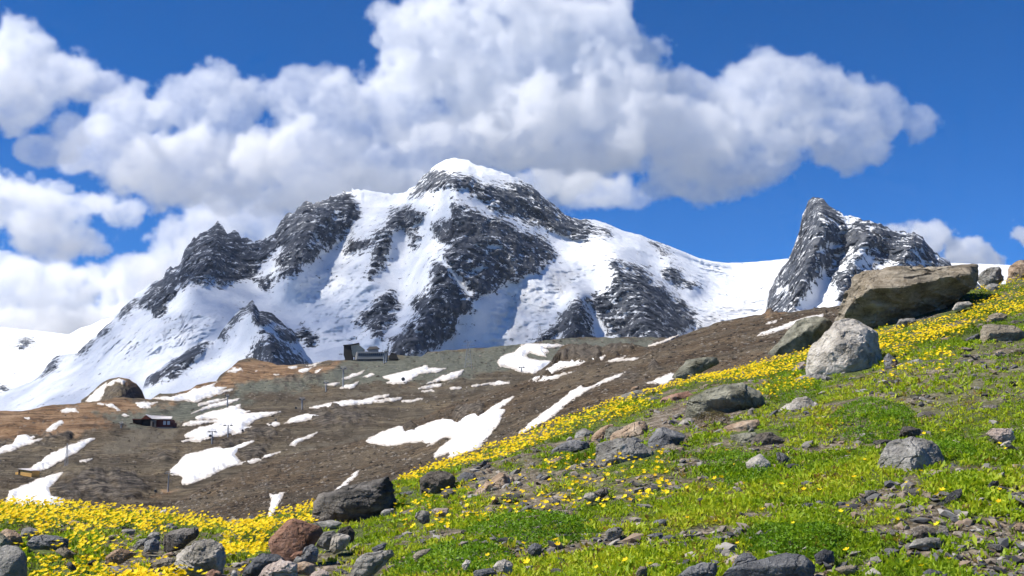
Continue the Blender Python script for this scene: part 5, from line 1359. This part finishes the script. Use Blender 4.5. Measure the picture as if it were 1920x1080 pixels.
tpart('antenna', st, C_STEEL, [((72 * m, 4, 30 * m), (72 * m, 4, 45 * m), 0.12, 0.06)])

# red hut
yh = float(LM.Y(np.array(285.0), np.array(800.0))); base = unproj(248, 801, yh); m = yh / FPX
hut = thing('red_hut', base, 'dark red wooden hut with pale sheet roof on the grey track', 'hut')
part('foundation', hut, C_STONE, [(-1 * m, 76 * m, 0.0, 9, -10 * m, 0.6 * m)])
part('wing', hut, C_WOOD, [(0, 17 * m, 0.2, 6, 0.6 * m, 14 * m)])
part('wing_roof', hut, C_RED, [(-1 * m, 18 * m, -0.3, 6.5, 14.02 * m, 15.3 * m)])
part('porch', hut, C_DARK, [(17.1 * m, 34 * m, 0.6, 6, 0.6 * m, 16 * m)])
part('gable', hut, C_RED, verts=[(16 * m, -0.4, 15 * m), (25 * m, -0.4, 22.5 * m), (36 * m, -0.4, 15 * m), (16 * m, 8, 15 * m), (25 * m, 8, 22.5 * m), (36 * m, 8, 15 * m)], faces=[(0, 2, 1), (3, 4, 5), (0, 1, 4, 3), (1, 2, 5, 4), (2, 0, 3, 5)])
part('stone_bay', hut, C_STONE, [(34.1 * m, 44 * m, -0.2, 5, 0.6 * m, 13 * m)])
part('door', hut, C_DARK, [(37 * m, 40.5 * m, -0.3, -0.1, 0.8 * m, 9.5 * m)])
part('wall', hut, C_RED, [(44.1 * m, 71 * m, 0.4, 7, 0.6 * m, 14.5 * m)])
for x in (57, 64.5):
    w = part('window', hut, C_WHITE, [(x * m, (x + 5) * m, 0.25, 0.45, 4.5 * m, 11.5 * m)])
part('side_lean_to', hut, C_RED, [(71.1 * m, 76 * m, 1, 6, 0.6 * m, 9 * m)])
part('roof', hut, C_ROOF, verts=[(25.2 * m, -0.6, 22.8 * m), (37 * m, -0.8, 15.2 * m), (72.5 * m, -0.8, 14.6 * m), (70 * m, 3.5, 19.5 * m), (25.2 * m, 8, 22.8 * m), (25.2 * m, -0.6, 23.8 * m), (37 * m, -0.8, 16.2 * m), (72.5 * m, -0.8, 15.8 * m), (70 * m, 3.5, 20.6 * m), (25.2 * m, 8, 23.8 * m)],
     faces=[(4, 3, 2, 1, 0), (5, 6, 7, 8, 9), (0, 1, 6, 5), (1, 2, 7, 6), (2, 3, 8, 7), (3, 4, 9, 8), (4, 0, 5, 9)])

# yellow hut
yh = float(LM.Y(np.array(45.0), np.array(892.0))); base = unproj(24, 893, yh); m = yh / FPX
hut = thing('yellow_hut', base, 'small yellow wooden hut with pale roof at the left edge', 'hut', rz=-0.35)
part('wall', hut, C_YEL, [(12 * m, 40 * m, 0.4, 3.2, -3 * m, 9.5 * m)])
part('annex', hut, C_YEL, [(0, 11.9 * m, 0.8, 2.8, -3 * m, 8 * m)])
part('roof', hut, C_ROOF, verts=[(11 * m, 0.1, 13.2 * m), (41.5 * m, 0.1, 9.7 * m), (41.5 * m, 3.6, 10.5 * m), (11 * m, 3.6, 14 * m), (11 * m, 0.1, 14.1 * m), (41.5 * m, 0.1, 10.6 * m), (41.5 * m, 3.6, 11.4 * m), (11 * m, 3.6, 14.9 * m)],
     faces=[(3, 2, 1, 0), (4, 5, 6, 7), (0, 1, 5, 4), (1, 2, 6, 5), (2, 3, 7, 6), (3, 0, 4, 7)])
part('gable', hut, C_YEL, verts=[(12 * m, 0.4, 9.5 * m), (12 * m, 3.2, 9.5 * m), (40 * m, 0.4, 9.5 * m), (12 * m, 0.4, 13 * m), (12 * m, 3.2, 13.8 * m), (40 * m, 3.2, 9.5 * m)], faces=[(0, 2, 3), (1, 4, 5), (0, 3, 4, 1), (3, 2, 5, 4), (0, 1, 5, 2)])
part('corner_post', hut, C_WOOD, [(10.9 * m, 12.1 * m, 0.2, 0.6, -3 * m, 12.5 * m)])

# lift masts
def mast(u0, vfoot, vtop, label, arm=14.0):
    Y = float(LM.Y(np.array(float(u0)), np.array(float(vfoot)))); m = Y / FPX
    H = (vfoot - vtop) * m
    t = thing('lift_mast', unproj(u0, vfoot, Y), label, 'lift mast', 'masts of the gondola lift')
    tpart('pole', t, C_STEEL, [((0, 0, -2 * m), (0, 0, H), 1.4 * m, 1.0 * m)])
    a = arm * m / 2
    tpart('crossarm', t, C_STEEL, [((-a, 0, H), (a, 0, H), 0.6 * m, 0.6 * m)])
    for s in (-1, 1):
        w = part('wheel_train', t, C_CAB, [(s * a - 1.8 * m, s * a + 1.8 * m, -4 * m, 4 * m, H - 2.0 * m, H - 0.65 * m)])
    tpart('lifting_frame', t, C_STEEL, [((-a, 0, H), (-a, 0, H + 3 * m), 0.35 * m, 0.35 * m), ((a, 0, H), (a, 0, H + 3 * m), 0.35 * m, 0.35 * m), ((-a, 0, H + 3 * m), (a, 0, H + 3 * m), 0.3 * m, 0.3 * m)])
    tpart('footing', t, C_STONE, [((0, 0, -2 * m), (0, 0, 0.8 * m), 2.2 * m, 2.0 * m)])
mast(397, 833, 809, 'lift mast left of its twin before the ragged snowfield', 13)
mast(427, 820, 797, 'lift mast right of its twin before the ragged snowfield', 13)
mast(315, 923, 888, 'lift mast standing alone beside the large low snow patch', 12)
mast(643, 727, 690, 'tall lift mast on the slope below the cable car station', 8)
mast(566, 768, 748, 'short lift mast left of the long flat snow streak', 8)
mast(611, 735, 717, 'little lift mast between the tall mast and orange shoulder', 7)
mast(720, 682, 660, 'lift mast in front of the long hall of cable car station', 7)
mast(724, 680, 658, 'pale thin lift mast at the right end of the hall', 4)
mast(227, 803, 794, 'tiny lift mast left of the red hut', 5)
mast(666, 757, 743, 'tiny lift mast on the track above the long snow streak', 5) if False else None
mast(426, 763, 742, 'thin lift mast on the slanting tan-edged snow strip', 4)
mast(978, 698, 688, 'small lift mast on the wide snowfield of the grey hill', 8)

def lattice(u0, vfoot, vtop, label, w=8.0, arms=()):
    Y = float(LM.Y(np.array(float(u0)), np.array(float(vfoot)))); m = Y / FPX
    H = (vfoot - vtop) * m; w = w * m / 2
    t = thing('lattice_tower', unproj(u0, vfoot, Y), label, 'lattice tower', 'lattice towers')
    r = 0.30 * m
    for sx in (-1, 1):
        for sy in (-1, 1):
            tpart('leg', t, C_STEEL, [((sx * w, sy * w, -2 * m), (sx * w * 0.15, sy * w * 0.15, H), r, r * 0.8, 5)])
    br = []
    n = 6
    for i in range(n):
        z0, z1 = H * i / n, H * (i + 1) / n
        k0, k1 = 1 - 0.85 * i / n, 1 - 0.85 * (i + 1) / n
        for sy in (-1, 1):
            br += [((-w * k0, sy * w * k0, z0), (w * k1, sy * w * k1, z1), r * 0.6, r * 0.6, 4), ((w * k0, sy * w * k0, z0), (-w * k1, sy * w * k1, z1), r * 0.6, r * 0.6, 4)]
    tpart('bracing', t, C_STEEL, br)
    for hz, aw in arms:
        tpart('crossarm', t, C_STEEL, [((-aw * m, 0, H * hz), (aw * m, 0, H * hz), r, r, 5)])
lattice(124, 874, 832, 'grey lattice tower on the long snow tongue above yellow hut', 6)
lattice(878, 690, 640, 'tall lattice tower on the grey hill against the glacier', 14, ((0.98, 10), (0.85, 13)))
lattice(1012, 645, 607, 'faint lattice tower on the hill crest before the bright glacier', 10, ((0.98, 9), (0.85, 11)))

def cabin(u0, v0, w, label, dY=-3.0):
    Y = float(LM.Y(np.array(float(u0)), np.array(float(v0) + w))) + dY; m = Y / FPX
    t = thing('gondola_cabin', unproj(u0, v0, Y), label, 'gondola', 'gondola cabins on the lift')
    s = w * m / 2
    bm = bmesh.new(); bmesh.ops.create_cube(bm, size=2 * s)
    bmesh.ops.bevel(bm, geom=bm.edges[:], offset=0.4 * s, segments=2, affect='EDGES')
    me = bpy.data.meshes.new('shell'); bm.to_mesh(me); bm.free(); me.materials.append(C_CAB)
    sh = link(bpy.data.objects.new('shell', me), t)
    part('window', t, C_GLASS, [(-0.6 * s, 0.6 * s, -1.03 * s, -0.9 * s, -0.05 * s, 0.6 * s)])
    tpart('hanger', t, C_STEEL, [((0, 0, 0.95 * s), (0, 0, 2.4 * s), 0.09 * s, 0.09 * s, 5), ((0, -0.5 * s, 2.4 * s), (0, 0.5 * s, 2.4 * s), 0.08 * s, 0.08 * s, 5)])
cabin(394, 817, 4.5, 'dark gondola cabin hanging by the left twin mast')
cabin(455, 807, 4.0, 'dark gondola cabin before the right end of ragged snowfield')
cabin(756, 711, 6.5, 'gondola cabin before the snow patch below the station')
cabin(555, 765, 4.0, 'little gondola cabin left of the short lift mast')
cabin(517, 788, 4.0, 'little gondola cabin before the rounded snow patch')
cabin(292, 921, 5.0, 'grey gondola cabin near the foot of the lone mast')

# ------------------------------------------------------------------ stones strewn over the scree and hillside, beyond counting
M_CHIP = mat_gravel('scree_chips', [(0.02, 0.017, 0.014), (0.06, 0.048, 0.036), (0.11, 0.09, 0.068), (0.17, 0.145, 0.115), (0.30, 0.26, 0.21), (0.03, 0.025, 0.02)])
def chips(L, low, n, u0, u1, smin, smax, name, label):
    u = rg1.uniform(u0, u1, n)
    vc = tab(u, L.crest) + 3; vb = np.minimum(tab(u, low), tab(u, crest_F) + 10)
    v = vc + (vb - vc) * rg1.uniform(0, 1, n)
    k = vb > vc + 3
    u, v = u[k], v[k]
    P = L.P(u, v)
    n = len(u)
    s = (smin + (smax - smin) * rg1.uniform(0, 1, n) ** 5) * P[:, 1] / FPX
    V = GV[None, ::1] * (1 + rg1.uniform(-0.35, 0.35, (n, len(GV), 1))) * (s[:, None, None] * np.array([1.2, 1.0, 0.7]))
    V = V + P[:, None]
    F = (GF[None] + (np.arange(n) * len(GV))[:, None, None]).reshape(-1, 3)
    o = link(bpy.data.objects.new(name, mesh_np(name, V, F, M_CHIP, False, {'tint': np.repeat(rg1.uniform(0, 1, n), len(GV))})))
    tag(o, label, 'stones', kind='stuff')
GV, GF = np.array([(1, 0, 0), (-1, 0, 0), (0, 1, 0), (0, -1, 0), (0, 0, 1), (0, 0, -1)], float), np.array([(0, 2, 4), (2, 1, 4), (1, 3, 4), (3, 0, 4), (2, 0, 5), (1, 2, 5), (3, 1, 5), (0, 3, 5)])
chips(LS, low_S, 21000, 200, 1960, 0.5, 4.6, 'scree_stones', 'countless brown stones strewn over the scree slope')
chips(LM, low_M, 16000, -100, 1300, 0.5, 3.4, 'hillside_stones', 'countless grey brown stones strewn over the hillside')

HAZE = 0.000008
# ------------------------------------------------------------------ clouds: real volumes of droplets far behind the mountains
def mat_cloud():
    m = bpy.data.materials.new('cloud_droplets')
    m.use_nodes = True
    n = m.node_tree; n.nodes.clear()
    out = n.nodes.new('ShaderNodeOutputMaterial')
    pv = n.nodes.new('ShaderNodeVolumePrincipled')
    pv.inputs['Color'].default_value = (1, 1, 1, 1)
    pv.inputs['Density'].default_value = 1.0
    pv.inputs['Anisotropy'].default_value = 0.55
    n.links.new(pv.outputs[0], out.inputs['Volume'])
    return m
M_CLOUD = mat_cloud()

def cloud(blobs, Y, label, seed, voxel=19.0, amp=1.0, dens=0.0095, edge=0.16, flat=0.48, grow=1.1):
    """blobs: (u, v, radius_u, radius_v, dY) in photo pixels; filled with billowing noise"""
    k = Y / FPX
    cs, rs = [], []
    for b in blobs:
        u, v, ru, rv = b[:4]
        dY = b[4] if len(b) > 4 else 0
        cs.append(unproj(u, v, Y + dY))
        rs.append((grow * ru * k, max(ru, rv) * k * flat, grow * rv * k))
    cs = np.array(cs); rs = np.array(rs)
    lo = (cs - rs * 1.16).min(0); hi = (cs + rs * 1.16).max(0)
    res = np.maximum(4, ((hi - lo) / voxel)).astype(int)
    ng = bpy.data.node_groups.new('cloud_field', 'GeometryNodeTree')
    ng.interface.new_socket('Geometry', in_out='INPUT', socket_type='NodeSocketGeometry')
    ng.interface.new_socket('Geometry', in_out='OUTPUT', socket_type='NodeSocketGeometry')
    N, L = ng.nodes, ng.links
    gout = N.new('NodeGroupOutput')
    pos = N.new('GeometryNodeInputPosition')
    def vm(op, a, b=None):
        x = N.new('ShaderNodeVectorMath'); x.operation = op
        for i, s in enumerate((a, b)):
            if s is None: continue
            if hasattr(s, 'links'): L.new(s, x.inputs[i])
            else: x.inputs[i].default_value = s
        return x
    def mt(op, a, b=None, c=None):
        x = N.new('ShaderNodeMath'); x.operation = op
        for i, s in enumerate((a, b, c)):
            if s is None: continue
            if hasattr(s, 'links'): L.new(s, x.inputs[i])
            else: x.inputs[i].default_value = s
        return x.outputs[0]
    def noise(scale, detail, rough, off):
        p = vm('MULTIPLY_ADD', pos.outputs[0], (scale,) * 3)
        p.inputs[2].default_value = off
        x = N.new('ShaderNodeTexNoise')
        x.inputs['Scale'].default_value = 1.0
        x.inputs['Detail'].default_value = detail
        x.inputs['Roughness'].default_value = rough
        L.new(p.outputs[0], x.inputs['Vector'])
        return x
    off = (seed * 3.17, seed * 7.3, seed * 1.9)
    f = None
    for c, r in zip(cs, rs):
        q = vm('SUBTRACT', pos.outputs[0], tuple(c))
        q = vm('MULTIPLY', q.outputs[0], tuple(1.0 / r))
        d = vm('LENGTH', q.outputs[0])
        w = mt('SUBTRACT', 1.0, d.outputs['Value'])
        f = w if f is None else mt('SMOOTH_MAX', f, w, 0.25)
    n1 = noise(1 / 620.0, 5.0, 0.62, off)
    big = mt('MULTIPLY_ADD', n1.outputs['Fac'], 2.2 * amp, -1.1 * amp)
    # billows: rounded lumps from inverted cell distance
    vp = vm('MULTIPLY_ADD', pos.outputs[0], (1 / 330.0,) * 3); vp.inputs[2].default_value = off
    wv = vm('MULTIPLY_ADD', n1.outputs['Color'], (0.9,) * 3); L.new(vp.outputs[0], wv.inputs[2])
    vo = N.new('ShaderNodeTexVoronoi'); vo.inputs['Scale'].default_value = 1.0
    vo.inputs['Detail'].default_value = 1.0; vo.inputs['Roughness'].default_value = 0.45
    L.new(wv.outputs[0], vo.inputs['Vector'])
    bil = mt('MULTIPLY_ADD', vo.outputs['Distance'], -0.42 * amp, 0.2 * amp)
    n2 = noise(1 / 150.0, 3.0, 0.6, off)
    wisp = mt('MULTIPLY_ADD', n2.outputs['Fac'], 0.9 * amp, -0.45 * amp)
    val = mt('ADD', mt('ADD', mt('ADD', f, big), bil), wisp)
    val = mt('DIVIDE', mt('SUBTRACT', val, 0.02), edge)
    cl = N.new('ShaderNodeClamp'); L.new(val, cl.inputs[0])
    # never spill past the box
    dn = mt('MULTIPLY', cl.outputs[0], dens)
    deep = N.new('ShaderNodeClamp'); L.new(mt('MULTIPLY_ADD', val, 0.33, -0.33), deep.inputs[0])
    dn = mt('MULTIPLY', dn, mt('MULTIPLY_ADD', deep.outputs[0], -0.84, 1.0))       # thinner inside than in the billowing rim
    keep = mt('GREATER_THAN', f, -0.15)
    dn = mt('MULTIPLY', dn, keep)
    vc = N.new('GeometryNodeVolumeCube')
    L.new(dn, vc.inputs['Density'])
    vc.inputs['Min'].default_value = tuple(lo); vc.inputs['Max'].default_value = tuple(hi)
    for a, s in zip('XYZ', res):
        vc.inputs['Resolution ' + a].default_value = int(s)
    sm = N.new('GeometryNodeSetMaterial'); sm.inputs['Material'].default_value = M_CLOUD
    L.new(vc.outputs[0], sm.inputs[0]); L.new(sm.outputs[0], gout.inputs[0])
    me = bpy.data.meshes.new('cloud'); me.materials.append(M_CLOUD)
    o = link(bpy.data.objects.new('cloud', me))
    md = o.modifiers.new('cloud', 'NODES'); md.node_group = ng
    tag(o, label, 'cloud', 'clouds in the sky', 'stuff')
    return o

cloud([(180, 285, 75, 55), (250, 235, 90, 80), (370, 200, 85, 85), (330, 300, 150, 95), (440, 215, 70, 75), (450, 300, 140, 90),
       (560, 195, 75, 75), (560, 310, 150, 100), (650, 240, 110, 110), (720, 300, 140, 80), (760, 150, 95, 110),
       (850, 110, 160, 150), (940, 60, 190, 170), (1040, 100, 160, 150), (1110, 70, 95, 90), (1190, 130, 90, 90), (1110, 230, 230, 150),
       (1280, 190, 120, 85), (1300, 260, 170, 110), (1430, 170, 105, 80), (1450, 250, 140, 85), (1560, 175, 85, 80), (1560, 245, 110, 75),
       (1650, 215, 65, 60), (1725, 230, 48, 42), (880, 270, 170, 60), (800, 310, 120, 60), (1270, 340, 95, 45), (1400, 305, 100, 50)],
      9300, 'huge white cumulus cloud stretching above the snowy summit', 1.0)
cloud([(1130, 360, 95, 42), (1000, 345, 60, 40), (1190, 375, 50, 28)], 8700, 'small white cloud just beyond the summit shoulder', 2.0)
cloud([(30, 95, 105, 85), (100, 150, 110, 80), (-60, 150, 150, 110), (190, 165, 70, 45), (30, 190, 110, 60), (130, 240, 50, 45), (90, 280, 60, 35)],
      8800, 'white cloud with soft grey base high above the left ridge', 3.3, grow=1.0)
cloud([(50, 400, 130, 75), (-60, 400, 150, 95), (160, 385, 95, 45), (230, 400, 55, 30), (90, 450, 120, 45)],
      11500, 'flat soft cloud drifting beside the left jagged peak', 4.1, amp=1.2, grow=0.98, voxel=24)
cloud([(330, 440, 85, 60), (400, 430, 110, 70), (480, 420, 80, 55), (620, 380, 120, 60), (720, 360, 90, 60), (340, 500, 100, 60), (480, 480, 120, 60)],
      12000, 'white cloud bank behind the jagged rock towers', 5.7, grow=0.95, voxel=25)
cloud([(-20, 560, 170, 80), (120, 560, 150, 85), (240, 530, 110, 60), (60, 620, 250, 70), (330, 520, 60, 50)],
      12500, 'low cloud bank lying on the glacier at the foot of ridge', 6.2, grow=1.0, voxel=26)
cloud([(1670, 435, 42, 34), (1740, 455, 55, 38), (1800, 478, 55, 36), (1850, 495, 50, 24)], 12500, 'small cumulus cloud behind the pointed rock peak', 7.9, voxel=18, dens=0.02)
cloud([(1912, 436, 38, 30), (1950, 450, 50, 40)], 12500, 'little white puff of cloud at the right edge of sky', 8.4, voxel=18, dens=0.02)

# extra cloud out of view above the frame, added to shade the mountain face
cloud([(-1000, -880, 330, 130), (-690, -860, 340, 130), (-380, -880, 330, 130), (-1300, -900, 300, 120), (-150, -860, 200, 100), (-1209, -1374, 330, 150, -900), (-900, -1300, 300, 140, -900)], 4560, 'broad unseen cloud added above the mountain to shade its face', 9.9, voxel=45, dens=0.0032, flat=2.7)

# ------------------------------------------------------------------ thin mountain air between the camera and the peaks
hz = bpy.data.materials.new('thin_air'); hz.use_nodes = True
hz.node_tree.nodes.clear()
_o = hz.node_tree.nodes.new('ShaderNodeOutputMaterial'); _v = hz.node_tree.nodes.new('ShaderNodeVolumePrincipled')
_v.inputs['Color'].default_value = (0.72, 0.84, 1.0, 1); _v.inputs['Density'].default_value = HAZE; _v.inputs['Anisotropy'].default_value = 0.2
hz.node_tree.links.new(_v.outputs[0], _o.inputs['Volume'])
_b = [(-9000, -300, -421), (9000, -300, -421), (9000, 8300, -421), (-9000, 8300, -421), (-9000, -300, 1750), (9000, -300, 1750), (9000, 8300, 1750), (-9000, 8300, 1750)]
hme = bpy.data.meshes.new('haze'); hme.from_pydata(_b, [], [(0, 3, 2, 1), (4, 5, 6, 7), (0, 1, 5, 4), (1, 2, 6, 5), (2, 3, 7, 6), (3, 0, 4, 7)]); hme.materials.append(hz)
tag(link(bpy.data.objects.new('haze', hme)), 'thin bluish haze in the air before the mountains', 'haze', kind='stuff')
